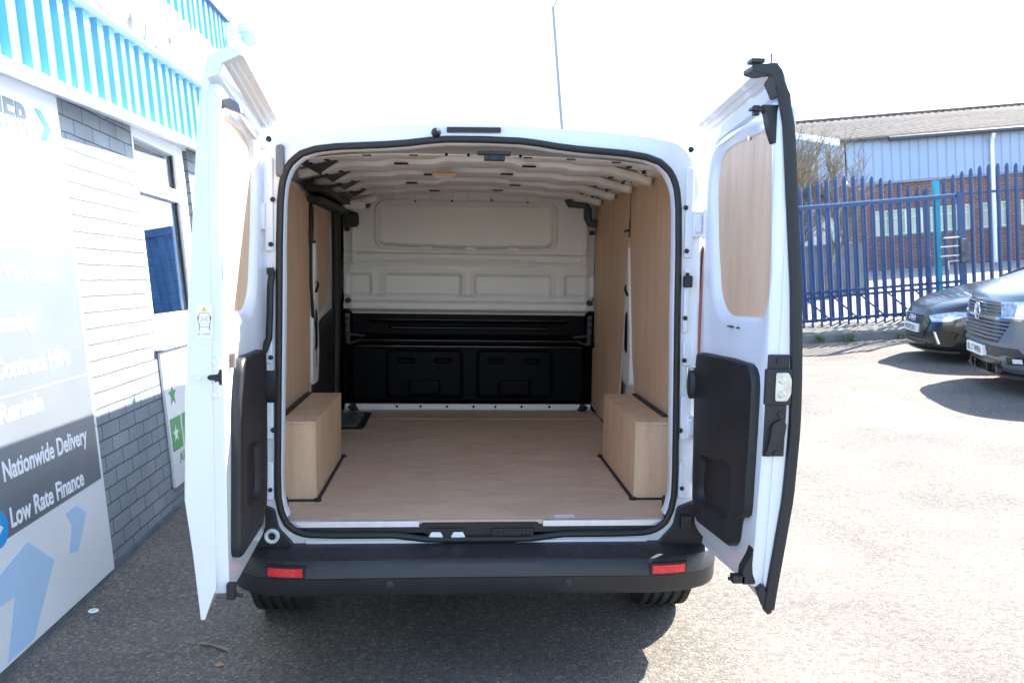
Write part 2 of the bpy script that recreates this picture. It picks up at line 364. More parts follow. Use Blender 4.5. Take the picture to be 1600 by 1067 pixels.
b = B(); b.box(1.02, 2.2, 1.4, 1.42, .2, 2.7); b.build('back_room_wall', mat('room_wall', (.10, .11, .13), .8, var=.2), win, ang=0)
# fascia: white trim board below, corrugated cladding in two tiers with a ledge between
FY = -.14
def sh(x, y, z): return (x, y, z+.042*x)        # the whole fascia follows the slight fall of the eaves
b = B(); b.box(-6, 3.30, FY-.012, FY+.012, 2.214, 2.268, 0, sh); b.box(-6, 3.30, FY+.012, 0, 2.262, 2.285, 0, sh)
b.build('fascia_trim', WHITE, shop, ang=0, bevel=.004)
def corrugated(x0, x1, z0, z1, y, pitch, depth, crown=.45):
    b = B(); pts = []; x = x0; rnd = random.Random(5)
    while x < x1:
        p = pitch*(1, 1, .82, 1, 1.1)[int((x-x0)/pitch) % 5]
        pts += [(x, 0), (x+p*crown, 0), (x+p*crown+.006, depth), (x+p-.006, depth)]; x += p
    b.loft([[sh(px, y+py, z0) for px, py in pts], [sh(px, y+py, z1) for px, py in pts]], False); return b
corrugated(-6, 3.28, 2.266, 2.69, FY, .156, .034).build('lower_cladding', BLUEC, shop, ang=0, fix=False)
corrugated(-6, 3.28, 2.69, 3.43, FY, .156, .034).build('upper_cladding', BLUEC, shop, ang=0, fix=False)
b = B(); b.box(-6, 3.30, FY-.05, FY+.03, 2.683, 2.70, 0, sh); b.build('fascia_ledge', WHITE, shop, ang=0)
b = B(); b.box(-6, 3.32, FY-.03, FY+.04, 3.43, 3.465, 0, sh); b.build('parapet_cap', mat('grey_flashing', (.10, .13, .14), .5, var=.1), shop, ang=0)
b = B(); b.box(3.28, 3.30, FY-.008, .22, 2.3, 3.43, 0, sh); b.box(-6, 3.28, .2, .22, 2.85, 3.4, 0, sh); b.build('fascia_return', WHITE, shop, ang=0)
LW = mat('sign_letter_white', (.82, .82, .82), .4)
b = B(); b.box(-.10, 2.78, FY-.014, FY-.004, 2.702, 3.045, 0, sh); b.build('letter_panel', mat('letter_panel_grey', (.45, .47, .48), .5), shop, ang=0)
text('fascia_lettering', 'POWERHIRE', LW, lambda a, z, d: sh(-.02+a, FY-.045-d, 2.702+z), 2.72, .33, .03, shop, bold=0.03)
# ---- signboard on the wall
SIGNW = mat('signboard_white', (.74, .75, .76), 0.3, var=.02, coat=.2)
SIGND = mat('signboard_slate', (.135, .152, .168), 0.3, var=.05, coat=.2); SIGNB = mat('signboard_pale_blue', (.42, .60, .78), .35, coat=.2); SIGNC = mat('signboard_cyan', (.02, .30, .68), .35, coat=.2); SIGNG = mat('signboard_grey_letter', (.10, .115, .145), .35, coat=.2)
SW = mat('signboard_letter_white', (.82, .82, .83), .4)
sign = tag(empty('advertising_board', (-1.749, 1.067, 0), (BA, BN, BV)), 'tall white advertising board listing Nationwide Delivery and Low Rate Finance in white on slate', 'signboard')
b = B(); b.box(-1.75, 0, -.024, -.003, .015, 2.27); b.build('board', SIGNW, sign, ang=0, bevel=.002)
SY = -.0245
def flat(poly, m, name, y0=SY, th=.0015, parent=sign):
    b = B(); b.prism(poly, lambda a, z, d: (a, d, z), y0-th, y0, 0); return b.build(name, m, parent, ang=0)
flat([(-1.72, .445), (-.03, .468), (-.03, 1.55), (-1.72, 1.55)], SIGND, 'slate_panel')
TX = SY-.0016
def st(body, x0, x1, z0, z1, bold=.022):
    text('lettering', body, SW, lambda a, z, d: (x0+a, TX-d, z0+z), x1-x0, z1-z0, .0015, sign, bold)
st('Nationwide Delivery', -.885, -.135, .637, .738)
st('Low Rate Finance', -.875, -.222, .482, .560)
st('Rentals', -.86, -.51, .872, .950)
st('Contract Hire', -.86, -.208, 1.036, 1.114)
st('Leasing', -.86, -.49, 1.188, 1.288); st('Van Sales', -.70, -.212, 1.405, 1.483)
b = B(); b.box(-1.7, -.06, TX-.001, TX, .967, .971); b.build('divider_line', SW, sign, ang=0)
text('lettering', 'PREMIER', SIGNG, lambda a, z, d: (-1.02+a, SY-.0005-d, 2.018+z), .72, .132, .0015, sign, .03)
flat([(-.245, 2.155), (-.185, 2.155), (-.10, 2.082), (-.165, 2.02), (-.225, 2.02), (-.17, 2.085)], SIGNC, 'arrow_mark')
flat([(-1.25, .25), (-.98, .352), (-.775, .398), (-.585, .26), (-.82, .03), (-1.02, .03), (-.915, .235)], SIGNB, 'arrow_mark')
flat([(-.43, .41), (-.332, .418), (-.234, .36), (-.36, .225), (-.442, .238), (-.385, .35)], SIGNB, 'arrow_mark')
b = B(); b.lathe([(0, TX-.001), (.068, TX-.001), (.068, TX), (0, TX)], (-.965, 0, .505), 'y', 28); b.build('round_badge', SIGNC, sign, ang=30)
flat([(-1.0, .48), (-.965, .505), (-1.0, .53), (-.975, .53), (-.935, .505), (-.975, .48)], SW, 'badge_arrow', TX-.001)
b = B()
for z in (.03, .72, 2.10, 2.25): b.lathe([(.006, -.003), (.006, 0), (0, 0)], (-.012, -.024, z), 'y', 8)
b.split('fixing_screw', METAL, sign, ang=30)
# ---- second board, low under the window
s2 = tag(empty('panel_sign', (-1.749, 1.067, 0), (BA, BN, BV)), 'white board with green star emblems fixed under the window', 'signboard')
b = B(); b.box(1.035, 2.3, -.021, -.003, .145, .975); b.build('board', SIGNW, s2, ang=0, bevel=.002)
GRN = mat('sign_green', (.06, .32, .08), .4)
def star(cx, cz, r, m, y0):
    pts = [(cx+(r if k % 2 == 0 else r*.42)*sin(pi*k/5), cz+(r if k % 2 == 0 else r*.42)*cos(pi*k/5)) for k in range(10)]
    flat(pts, m, 'star_emblem', y0, .0012, s2)
Y2 = -.0215
star(1.165, .70, .075, GRN, Y2)
flat([(1.06, .36), (1.265, .36), (1.265, .56), (1.06, .56)], GRN, 'green_square', Y2, .0012, s2); star(1.145, .46, .055, SW, Y2-.0013)
flat([(1.295, .36), (1.50, .36), (1.50, .56), (1.295, .56)], GRN, 'green_square', Y2, .0012, s2); star(1.40, .46, .055, SW, Y2-.0013)
text('lettering', 'APPROVED', GRN, lambda a, z, d: (1.16+a, Y2-d, .27+z), .6, .065, .0012, s2, .01)
# ---- CCTV dome on the far end of the fascia
cc = tag(empty('security_camera', (-1.749, 1.067, 0), (BA, BN, BV)), 'white dome security camera on a bracket at the end of the blue fascia', 'camera')
b = B(); b.box(3.30, 3.34, FY-.06, FY+.06, 3.40, 3.62); b.build('wall_bracket', WHITE, cc, ang=0, bevel=.01)
b = B(); b.tube([(3.34, FY, 3.58), (3.36, FY-.06, 3.60), (3.36, FY-.14, 3.60), (3.36, FY-.17, 3.57)], .03, 12); b.build('arm', WHITE, cc, ang=50)
b = B(); b.lathe([(.03, .06), (.085, .05), (.095, .0), (.088, -.01)], (3.36, FY-.17, 3.50), 'z', 24); b.build('housing', WHITE, cc, ang=50)
b = B(); b.lathe([(.078, -.01), (.074, -.06), (.055, -.095), (.03, -.115), (.001, -.12)], (3.36, FY-.17, 3.50), 'z', 24); b.build('dome', mat('smoked_dome', (.5, .62, .66), .15, coat=.5), cc, ang=60)
# ================================================================ YARD BOUNDARY
BLUE = mat('fence_blue_paint', (.018, .054, .155), 0.4, var=.12, vscale=3, coat=.1)
TEAL = mat('teal_paint', (.01, .33, .46), 0.4, var=.08, coat=.1)
VG = BV
FX = (Vector((.9976, -.0690, 0)) - VG*VG.dot(Vector((.9976, -.0690, 0)))).normalized(); FYv = VG.cross(FX)
fence = tag(empty('palisade_fence', (6.213, 11.64, .55), (FX, FYv, VG)), 'blue steel palisade fence with arched pale tops along the lane', 'fence')
def pale(b, x, y, z0, z1, w=.078, d=.03):
    h = w/2
    prof = [(-h, 0), (-h*.45, -d), (h*.45, -d), (h, 0), (h*.45, -d+.004), (-h*.45, -d+.004)]
    b.loft([[(x+px, y+py, z) for px, py in prof] for z in (z0, z1-.07)]+[[(x+px*.75, y+py, z1-.03) for px, py in prof]]+[[(x+px*.12, y+py*.6, z1) for px, py in prof]], True, True, True)
PITCH = .161; P0 = -.10
for i in range(-10, 40):
    x = P0+PITCH*i; k = (i-15+170) % 17
    arch = .10+.34*sin(pi*(k+.5)/17)
    b = B(); pale(b, x, 0, -.02+.0*i-.05*0-.045*x*.35, 2.12+arch)
    b.build('pale', BLUE, fence, ang=0)
b = B()
for z, in ((2.07,), (.42,)):
    b.box(-2.2, 7, .0, .045, z-.022, z+.022)
b.split('rail', BLUE, fence, ang=0)
for k in range(-1, 4):
    b = B(); b.box(2.3+PITCH*17*k*1.0, 2.3+PITCH*17*k+.09, .045, .12, -.3, 2.2); b.build('post', BLUE, fence, ang=0)
# sliding gate in front of it
gate = tag(empty('sliding_gate', (5.864, 10.954, .50), (FX, FYv, VG)), 'blue steel sliding gate with cross braces and a toothed top rail', 'gate')
GX0, GX1 = -2.5, 2.86
b = B(); b.box(GX0, GX1, -.03, .03, 2.0, 2.06); b.build('top_rail', BLUE, gate, ang=0)
b = B()
for i in range(int((GX1-GX0)/.03)):
    x = GX0+.03*i; b.box(x, x+.014, -.006, .006, 2.061, 2.082)
b.build('toothed_strip', mat('pale_blue_steel', (.35, .42, .55), .4, .3), gate, ang=0)
b = B(); b.box(GX0, GX1, -.025, .025, .555, .60); b.build('middle_rail', BLUE, gate, ang=0)
b = B(); b.box(GX0, GX1, -.025, .025, .075, .12); b.build('bottom_rail', BLUE, gate, ang=0)
b = B(); b.box(GX1-.10, GX1, -.055, -.031, .0, 2.10); b.build('end_post', BLUE, gate, ang=0)
x = GX0+.08
while x < GX1-.1:
    b = B(); pale(b, x, -.032, -.02, 2.0, .04, .02); b.build('pale', BLUE, gate, ang=0); x += .155
x = GX0+.2
while x < GX1-.5:
    b = B(); b.tube([(x, .0, .56), (x+.46, .0, .115)], .016, 6); b.build('brace', BLUE, gate, ang=0); x += .47
b = B(); b.box(GX1-.42, GX1-.1, -.07, -.056, 1.18, 1.2); b.box(GX1-.36, GX1-.1, -.07, -.056, 1.33, 1.35); b.box(GX1-.42, GX1-.1, -.07, -.056, 1.02, 1.04); b.box(GX1-.3, GX1-.28, -.07, -.056, .80, .93); b.box(GX1-.3, GX1-.1, -.07, -.056, .93, .945)
b.build('latch_bars', METAL, gate, ang=0)
b = B(); b.box(GX1-.09, GX1+.05, -.12, -.056, .9, 1.3); b.build('lock_case', mat('weathered_steel', (.12, .12, .13), .6, .4, var=.5, vscale=15), gate, ang=0, bevel=.01)
tp = tag(empty('gate_post', (8.46, 11.03, .35), (FX, FYv, VG)), 'turquoise square steel post standing behind the blue gate', 'post')
b = B(); b.box(-.045, .045, -.045, .045, -.1, 2.72); b.build('post_shaft', TEAL, tp, ang=0, bevel=.004)
b = B(); b.box(-.05, .05, -.05, .05, 2.72, 2.732); b.build('cap', TEAL, tp, ang=0)
# weeds along the kerb
LEAF = mat('weed_leaf', (.11, .17, .035), .6, var=.3, vscale=40)
def weed(u, lab, s):
    w = tag(empty('weed', KP(u, -.03, 0)), lab, 'plant', 'weeds in the kerb joint'); b = B()
    for k in range(26):
        a = random.uniform(0, 6.28); l = random.uniform(.05, .13)*s; h = random.uniform(.02, .14)*s; wd = .014*s
        p = Vector((cos(a)*.03, sin(a)*.03, .0)); q = p+Vector((cos(a)*l, sin(a)*l, h)); n = Vector((-sin(a), cos(a), 0))*wd; m_ = (p+q)/2+Vector((0, 0, .02))
        b.add([p, m_+n, q, m_-n], [(0, 1, 2, 3)])
    b.build('leaves', LEAF, w, ang=0, fix=False)
weed(.32, 'smaller weed in the kerb joint nearest the open van door', 1.0); weed(.78, 'taller leafy weed in the middle of the kerb joint', 1.25); weed(1.62, 'low weed in the kerb joint beside the black car', .8)

# ================================================================ WAREHOUSE beyond the lane
RB = brick_material('red_brick', (.15, .062, .05), (.20, .088, .07), (.26, .22, .19), .225, .075, .01, .3)
CLAD = mat('pale_blue_sheet', (.30, .39, .54), .5, var=.06, vscale=1.5)
ROOF = mat('weathered_cement_roof', (.11, .092, .078), .9, var=.4, vscale=2.5, bump=.3, bscale=30)
wx = (Vector((.9976, -.060, 0))); wx = (wx-VG*VG.dot(wx)).normalized(); wy = VG.cross(wx)
wh = tag(empty('warehouse', (12.35, 22.35, 1.25), (wx, wy, VG)), 'long low warehouse of red brick and pale blue sheeting under a weathered ridged roof', 'building')
zc, ze = 2.93, 4.20
b = B()
wins = [(.75, 3.85), (4.1, 5.0), (5.4, 8.6), (9.2, 12.4), (13, 16.2)]; wz0, wz1 = 1.24, 2.02
cur = 0
for a, c in wins: b.box(cur, a, 0, .3, wz0, wz1); cur = c
b.box(cur, 26, 0, .3, wz0, wz1); b.box(0, 26, 0, .3, -2, wz0); b.box(0, 26, 0, .3, wz1, zc)
b.box(0, .3, .3, 16, -2, zc); b.box(25.7, 26, .3, 16, -2, zc); b.box(.3, 25.7, 15.7, 16, -2, zc)
b.build('brick_wall', RB, wh, ang=0)
WG = mat('warehouse_window', (.42, .44, .36), .25, var=.12, vscale=.8, coat=.4); WF = mat('pale_window_frame', (.62, .66, .62), .5)
for a, c in wins:
    f = B(); n = max(1, round((c-a)/.55))
    for k in range(n+1): x = a+(c-a-.05)*k/n; f.box(x, x+.05, .04, .1, wz0, wz1)
    f.box(a, c, .05, .09, wz0, wz0+.05); f.box(a, c, .05, .09, wz1-.05, wz1); f.box(a, c, .06, .085, 1.75, 1.78)
    w = f.build('window', WF, wh, ang=0)
    p = B(); p.box(a, c, .1, .12, wz0, wz1); p.build('pane', WG, w, ang=0)
    p = B(); p.box(a-.05, c+.05, -.06, .04, wz0-.07, wz0-.002); p.build('sill', KERB, w, ang=0)
b = B(); pts = []; x = -.03
while x < 26:
    pts += [(x, -.07), (x+.22, -.07), (x+.235, -.045), (x+.27, -.045)]; x += .285
b.loft([[(px, py, zc-.03) for px, py in pts], [(px, py, ze) for px, py in pts]], False); b.build('front_cladding', CLAD, wh, ang=0, fix=False)
b = B(); b.box(-.05, 26, -.09, -.0, zc-.10, zc-.03); b.build('cladding_flashing', mat('flashing_grey', (.18, .22, .30), .5), wh, ang=0)
rd, rz = 8.0, ze+1.8
b = B(); pts = []; y = -.05
while y < 16.05:
    for dy, dx in ((0, -.07), (.22, -.07), (.235, -.045), (.27, -.045)): pts.append((y+dy, dx))
    y += .285
gz = lambda y: ze+(rz-ze)*(1-abs(y-rd)/rd)
b.loft([[(dx, y, zc-.03) for y, dx in pts], [(dx, y, max(ze, gz(y))) for y, dx in pts]], False); b.build('gable_cladding', CLAD, wh, ang=0, fix=False)
def roof(s):
    b = B(); n = 190
    def f(u, v):
        x = -.3+26.4*u; y = -.28+(rd+.28)*v; yy = y if s > 0 else 2*rd-y
        return (x, yy, ze+.06+(rz-ze)*(y/rd)+.03*sin(2*pi*x/.28)+(.02 if int(v*7.99) % 2 else 0))
    b.grid(f, n*4, 8); return b
for s in (1, -1): roof(s).build('roof', ROOF, wh, ang=60, fix=False, solid=.03)
b = B(); b.tube([(-.3, rd, rz+.09), (26.2, rd, rz+.09)], .12, 10); b.build('ridge_cap', ROOF, wh, ang=60)
b = B(); b.loft([[(-.34, -.3, ze-.12), (-.30, -.3, ze-.12), (-.30, -.3, ze+.07), (-.34, -.3, ze+.07)], [(-.34, rd, rz-.1), (-.30, rd, rz-.1), (-.30, rd, rz+.07), (-.34, rd, rz+.07)]], True, True, True); b.build('barge_board', WHITE, wh, ang=0)
GUT = mat('dark_gutter', (.05, .06, .07), .4)
b = B(); b.tube([(1.2, -.33, ze-.03), (26.2, -.33, ze-.03)], .075, 10); b.build('gutter', GUT, wh, ang=60)
b = B(); b.tube([(4.42, -.33, ze-.1), (4.42, -.30, ze-.2), (4.47, -.15, ze-.3), (4.47, -.14, ze-.5), (4.47, -.14, -.1)], .06, 10); b.build('downpipe', WHITE, wh, ang=60)
# low pale building and wall left of it
lo = tag(empty('store_shed', (9.6, 22.0, 1.0), (wx, wy, VG)), 'low pale rendered shed beside the gable end behind the bare trees', 'building')
REND = mat('pale_render', (.55, .52, .48), .85, var=.1)
b = B(); b.box(-3.2, 2.3, 0, 3, -1, 2.35); b.build('wall', REND, lo, ang=0)
b = B(); b.box(-3.35, 2.45, -.15, 3.1, 2.35, 2.47); b.build('roof', mat('felt_roof', (.25, .24, .23), .9, var=.2), lo, ang=0)
b = B(); b.box(-.5, .4, -.03, 0, -1, 1.95); b.build('door', mat('shed_door', (.16, .17, .18), .6), lo, ang=0)
wallg = tag(empty('boundary_wall', (5.2, 16.6, .7), (wx, wy, VG)), 'low grey block wall beyond the lane, seen through the pales', 'wall')
b = B(); b.box(-3, 4.6, 0, .2, -.6, 1.0); b.build('block_work', mat('grey_block', (.16, .165, .17), .9, var=.2, vscale=5, bump=.3), wallg, ang=0)
b = B(); b.box(-3.03, 4.63, -.03, .23, 1.0, 1.06); b.build('coping', KERB, wallg, ang=0)

# ================================================================ BARE TREES
TWIG = mat('pale_twig', (.21, .17, .12), .8, var=.3, vscale=20)
def bare_tree(name, loc, h, seed, label, lean):
    rnd = random.Random(seed); t = tag(empty(name, loc), label, 'tree', None)
    tr = B(); cr = B()
    def grow(p, d, l, r, lvl):
        path = [p]; q = p.copy(); dd = d.copy(); n = 5
        for i in range(n):
            dd = (dd+Vector((rnd.uniform(-.18, .18), rnd.uniform(-.18, .18), .07 if lvl else .0))).normalized(); q = q+dd*(l/n); path.append(q.copy())
        (tr if lvl == 0 else cr).tube(path, r, 6 if lvl < 2 else 3, 0, False, r*.45)
        if lvl >= 4: return
        for k in range((7, 6, 5, 5)[lvl]):
            i = rnd.randint(1 if lvl else 2, n); a = rnd.uniform(0, 6.28); tilt = rnd.uniform(.35, .8)
            u = dd.cross(Vector((cos(a), sin(a), .3))).normalized(); nd = (dd*cos(tilt)+u*sin(tilt)).normalized()
            nd.z = abs(nd.z)*.9+.15; nd.normalize()
            grow(path[i], nd, l*rnd.uniform(.5, .8), r*.57, lvl+1)
    grow(Vector((0, 0, 0)), Vector(lean).normalized(), h*.42, h*.019, 0)
    tr.build('trunk', TWIG, t, ang=60); cr.build('crown', TWIG, t, ang=60)
bare_tree('bare_tree', (7.5, 15.4, 1.0), 3.75, 3, 'bare pale twiggy tree behind the fence closest to the open van door', (-.1, 0, 1))
bare_tree('bare_tree', (8.6, 16.0, 1.05), 3.6, 11, 'bare leaning tree behind the fence spreading in front of the sheeted wall', (.12, 0, 1))
bare_tree('bare_tree', (8.05, 17.2, 1.1), 3.9, 23, 'bare multi stemmed tree rearmost behind the fence', (.0, 0, 1))
# lamp post
lp = tag(empty('lamp_post', (4.9, 32.7, 2.0), (FX, FYv, VG)), 'tall slim grey lamp post rising behind the van roof', 'lamp post')
LPM = mat('galvanised_grey', (.30, .34, .34), .5, .2)
b = B(); b.tube([(0, 0, -1), (0, 0, 5), (0, 0, 10.4)], .10, 12, 0, True, .075); b.build('column', LPM, lp, ang=60)
b = B(); b.tube([(0, 0, 10.3), (.3, 0, 10.9), (1.1, 0, 11.6)], .04, 8); b.build('arm', LPM, lp, ang=60)
b = B(); b.box(1.0, 1.75, -.14, .14, 11.55, 11.7); b.build('lantern', LPM, lp, ang=0, bevel=.03)

ct = tag(empty('reflected_container', (-1.5, 10.2, 0)), 'blue shipping container added unseen ahead of the van to be mirrored in the shop window', 'container')  # unseen container, added to give the shop window a blue reflection
CTB = mat('container_blue', (.07, .22, .48), .45, var=.15)
b = B(); pts = []; x = 0
while x < 4.5: pts += [(x, 0), (x+.10, 0), (x+.13, .035), (x+.22, .035)]; x += .25
b.loft([[(px, py, .12) for px, py in pts], [(px, py, 2.3) for px, py in pts]], False); b.box(0, 4.5, .05, 2.3, .12, 2.3); b.build('container_side', CTB, ct, ang=0, fix=False)
b = B(); b.box(-.03, 4.53, -.02, .05, 0, .12); b.box(-.03, 4.53, -.02, .05, 2.3, 2.42); b.box(-.08, -.002, -.02, .08, 0, 2.42); b.box(4.502, 4.58, -.02, .08, 0, 2.42); b.build('container_frame', CTB, ct, ang=0)
bare_tree('bare_tree', (-.2, 14.0, 0), 3.7, 31, 'bare tree hidden beyond the van, mirrored in the shop window', (.05, 0, 1))
# ================================================================ CARS
def car(name, loc, heading, label, cat, F, Bk, Wd, Zs, Lc, Rc, n, bodym, zg0, zg1, wheelbase, track, wr, ncf=3.0):
    """body = stack of plan outlines. F,Bk,Wd: tables (z, value): front setback, rear setback, half width. nose at x=0, rear at -L"""
    hx = Vector((heading[0], heading[1], 0)); nrm = Vector((-.075, -.012, 1)).normalized(); hx = (hx-nrm*nrm.dot(hx)).normalized(); hyv = nrm.cross(hx)
    root = tag(empty(name, loc, (hx, hyv, nrm)), label, cat)
    def fx(y, z):
        w = lerp(Wd, z); t = min(1, abs(y)/w); return -lerp(F, z)-lerp(Lc, z)*(1-(1-t**ncf)**(1/ncf))
    def outline(z):
        w = lerp(Wd, z); f = -lerp(F, z); r = -lerp(Bk, z); lc = lerp(Lc, z); pts = []
        N = 18
        for k in range(-N, N+1):
            a = pi/2*k/N; y = w*abs(sin(a))**(2/ncf)*(1 if k >= 0 else -1); xx = f-lc*(1-abs(cos(a))**(2/ncf)); pts.append((xx, y, z))
        xa, xb = f-lc, r+Rc
        for k in range(1, 9): pts.append((xa+(xb-xa)*k/9, w, z))
        for k in range(-8, 9):
            a = pi/2*k/8; y = -w*abs(sin(a))**(2/3.2)*(1 if k >= 0 else -1); pts.append((r+Rc*(1-abs(cos(a))**(2/3.2)), y, z))
        for k in range(1, 9): pts.append((xb+(xa-xb)*k/9, -w, z))
        return pts
    low = [z for z in Zs if z <= zg0+1e-6]; mid = [z for z in Zs if zg0-1e-6 <= z <= zg1+1e-6]; top = [z for z in Zs if z >= zg1-1e-6]
    b = B(); b.loft([outline(z) for z in low], True, True, False); body = b.build('body', bodym, root, ang=40, fix=True)
    b = B(); b.loft([outline(z) for z in top], True, False, True); b.build('roof', bodym, root, ang=40)
    b = B(); b.loft([outline(z) for z in mid], True, False, False); b.build('windows', CARGL, root, ang=40)
    # pillars
    ol = [outline(z) for z in mid]; b = B(); npt = len(ol[0])
    for idx in (6, 30, 42, npt-6-0, 52, 60):
        idx %= npt; path = []
        for l in ol:
            p = Vector(l[idx]); c = Vector((sum(q[0] for q in l)/npt, 0, p.z)); path.append(p+(p-c).normalized()*.003)
        b.tube(path, .035, 6)
    b.build('pillars', bodym, root, ang=60)
    for sx, xw in ((0, 0), (1, -wheelbase)):
        for s in (1, -1):
            c = (WX0[name]+xw, s*track/2, wr); w = B()
            w.lathe([(wr*.62, -s*.10), (wr*.95, -s*.105), (wr, -s*.07), (wr, s*.09), (wr*.95, s*.115), (wr*.62, s*.11)], (c[0], c[1], c[2]), 'y', 32); tw = w.build('wheel', TYRE, root, ang=50)
            w = B()
            w.lathe([(wr*.62, s*.02), (wr*.66, s*.105), (wr*.6, s*.108), (wr*.58, s*.03), (0, s*.03)], c, 'y', 32)
            for k in range(10):
                a = 2*pi*k/10; w.tube([(c[0]+cos(a)*.04, c[1]+s*.085, c[2]+sin(a)*.04), (c[0]+cos(a)*wr*.6, c[1]+s*.1, c[2]+sin(a)*wr*.6)], .018, 6)
            w.build('rim', ALLOY, tw, ang=40)
    return root, fx
def panel(root, fx, name, poly, m, off=.006, n=10, parent=None):
    """polygon (y, z) laid on the nose surface, built with its own thickness"""
    ys_ = [p[0] for p in poly]; c = (sum(ys_)/len(ys_), sum(p[1] for p in poly)/len(poly))
    rim = resample([(p[0], p[1]) for p in poly], 48); b = B(); loops = []
    loops.append([(fx(p[0], p[1])-.03, p[0], p[1]) for p in rim])
    for k in range(n+1):
        t = 1-k/n; loops.append([(fx(c[0]+(p[0]-c[0])*t, c[1]+(p[1]-c[1])*t)+off, c[0]+(p[0]-c[0])*t, c[1]+(p[1]-c[1])*t) for p in rim] if k < n else [(fx(*c)+off, *c)]*48)
    b.loft(loops[:-1], True, False, True); return b.build(name, m, parent or root, ang=40)
def mirror(poly): return [(-y, z) for y, z in poly][::-1]
CARGL = mat('car_glass', (.012, .014, .016), .04, coat=1.0)
ALLOY = mat('alloy_rim', (.20, .20, .21), .3, .8)
CHR = mat('chrome', (.75, .76, .78), .12, 1.0)
BKP = mat('gloss_black_trim', (.008, .008, .009), .25, coat=.3)
LAMP = mat('headlamp_lens', (.42, .48, .56), .12, .2, var=.35, vscale=18, coat=1.0)
LAMPW = mat('headlamp_bright', (.85, .88, .92), .12, .4, coat=.6)
PLATE = mat('number_plate', (.80, .80, .78), .4); PLT = mat('plate_letters', (.02, .02, .02), .4)
BLKM = mat('black_car_paint', (.011, .012, .014), .25, 0, coat=.6)
GRYM = mat('grey_van_paint', (.125, .145, .165), .28, .1, coat=.6)
WX0 = {'parked_car': -.88, 'parked_van': -.95}
def nplate(root, fx, zc_, word, x_off):
    x = fx(0, zc_)+x_off; b = B(); b.box(x-.05, x, -.26, .26, zc_-.056, zc_+.056); p = b.build('number_plate', PLATE, root, ang=0, bevel=.004)
    text('plate_lettering', word, PLT, lambda a, z, d: (x+.0015+d, -.22+a, zc_-.038+z), .44, .076, .001, p, .008)
# black saloon
A, fxa = car('parked_car', (6.33, 8.2, hy(6.3, 8.15)), (-.976, .218), 'black saloon car parked nose out against the blue gate', 'car',
    [(.17, .06), (.25, .0), (.45, .0), (.64, .03), (.73, .09), (.80, .20), (.87, .42), (.94, .74), (1.0, 1.08), (1.03, 1.30), (1.10, 1.48), (1.22, 1.80), (1.40, 2.3), (1.45, 2.6), (1.48, 3.0)],
    [(.17, 4.62), (.4, 4.72), (.7, 4.74), (.98, 4.68), (1.03, 4.5), (1.25, 4.15), (1.40, 3.75), (1.48, 3.3)],
    [(.17, .84), (.25, .90), (.5, .925), (.80, .92), (.96, .88), (1.03, .82), (1.22, .70), (1.40, .60), (1.45, .55), (1.48, .40)],
    [.17, .2, .25, .32, .4, .48, .55, .62, .66, .70, .73, .76, .80, .83, .86, .89, .92, .95, .98, 1.0, 1.03, 1.07, 1.12, 1.17, 1.22, 1.30, 1.40, 1.43, 1.45, 1.48],
    [(.17, .55), (.7, .55), (.85, .42), (.96, .30), (1.43, .3)], .35, 3, BLKM, 1.03, 1.40, 2.82, 1.60, .33, 2.4)
GR = [(-.40, .64), (-.50, .56), (-.40, .37), (-.33, .33), (.33, .33), (.40, .37), (.50, .56), (.40, .64)]
panel(A, fxa, 'grille', GR, BKP, .008)
b = B()
for z in [.36+.035*k for k in range(9)]:
    for y in [-.44+.055*k for k in range(17)]:
        yy = y+(.027 if int(round((z-.36)/.035)) % 2 else 0)
        if abs(yy) < .44-(abs(z-.56)*.5) and not (abs(z-.46) < .07 and abs(yy) < .28): b.box(fxa(yy, z)+.004, fxa(yy, z)+.016, yy-.02, yy+.02, z-.004, z+.004)
b.build('grille_mesh', GREY, A, ang=0)
nplate(A, fxa, .455, 'WU70 DXO', .03)
b = B()
for k in range(4):
    yc = -.09+.06*k; l = [(fxa(0, .60)+.02, yc+.038*cos(a), .585+.038*sin(a)) for a in [2*pi*i/20 for i in range(20)]]; b.ring(l, .005, 6)
b.build('badge', CHR, A, ang=60)
HL = [(.46, .635), (.54, .56), (.78, .575), (.885, .64), (.895, .70), (.80, .705), (.60, .67)]
for s in (1, -1):
    P = HL if s > 0 else mirror(HL); h = panel(A, fxa, 'headlight', P, LAMP, .006)
    Q = [(.50, .62), (.55, .575), (.78, .59), (.87, .645), (.85, .65), (.77, .605), (.56, .592), (.52, .625)]; Q = Q if s > 0 else mirror(Q)
    panel(A, fxa, 'light_strip', Q, LAMPW, .012, 4, h)
    Q = [(.74, .625), (.80, .635), (.82, .67), (.76, .665)]; panel(A, fxa, 'projector', Q if s > 0 else mirror(Q), LAMPW, .012, 4, h)
    Q = [(.52, .44), (.55, .29), (.80, .27), (.86, .43), (.80, .46)]; v = panel(A, fxa, 'side_intake', Q if s > 0 else mirror(Q), BKP, .007)
    Q = [(.60, .44), (.66, .28), (.68, .28), (.62, .44)]; panel(A, fxa, 'blade_trim', Q if s > 0 else mirror(Q), CHR, .02, 3, v)
Q = [(-.45, .28), (-.36, .19), (.36, .19), (.45, .28)]; panel(A, fxa, 'lower_intake', Q, BKP, .007)
b = B(); b.loft([[(fxa(y, .18)+.03, y, .155), (fxa(y, .18)+.03, y, .18), (fxa(y, .2)-.05, y, .185), (fxa(y, .2)-.05, y, .155)] for y in [-.80+.05*k for k in range(33)]], True, True, True); b.build('front_splitter', BKP, A, ang=30)
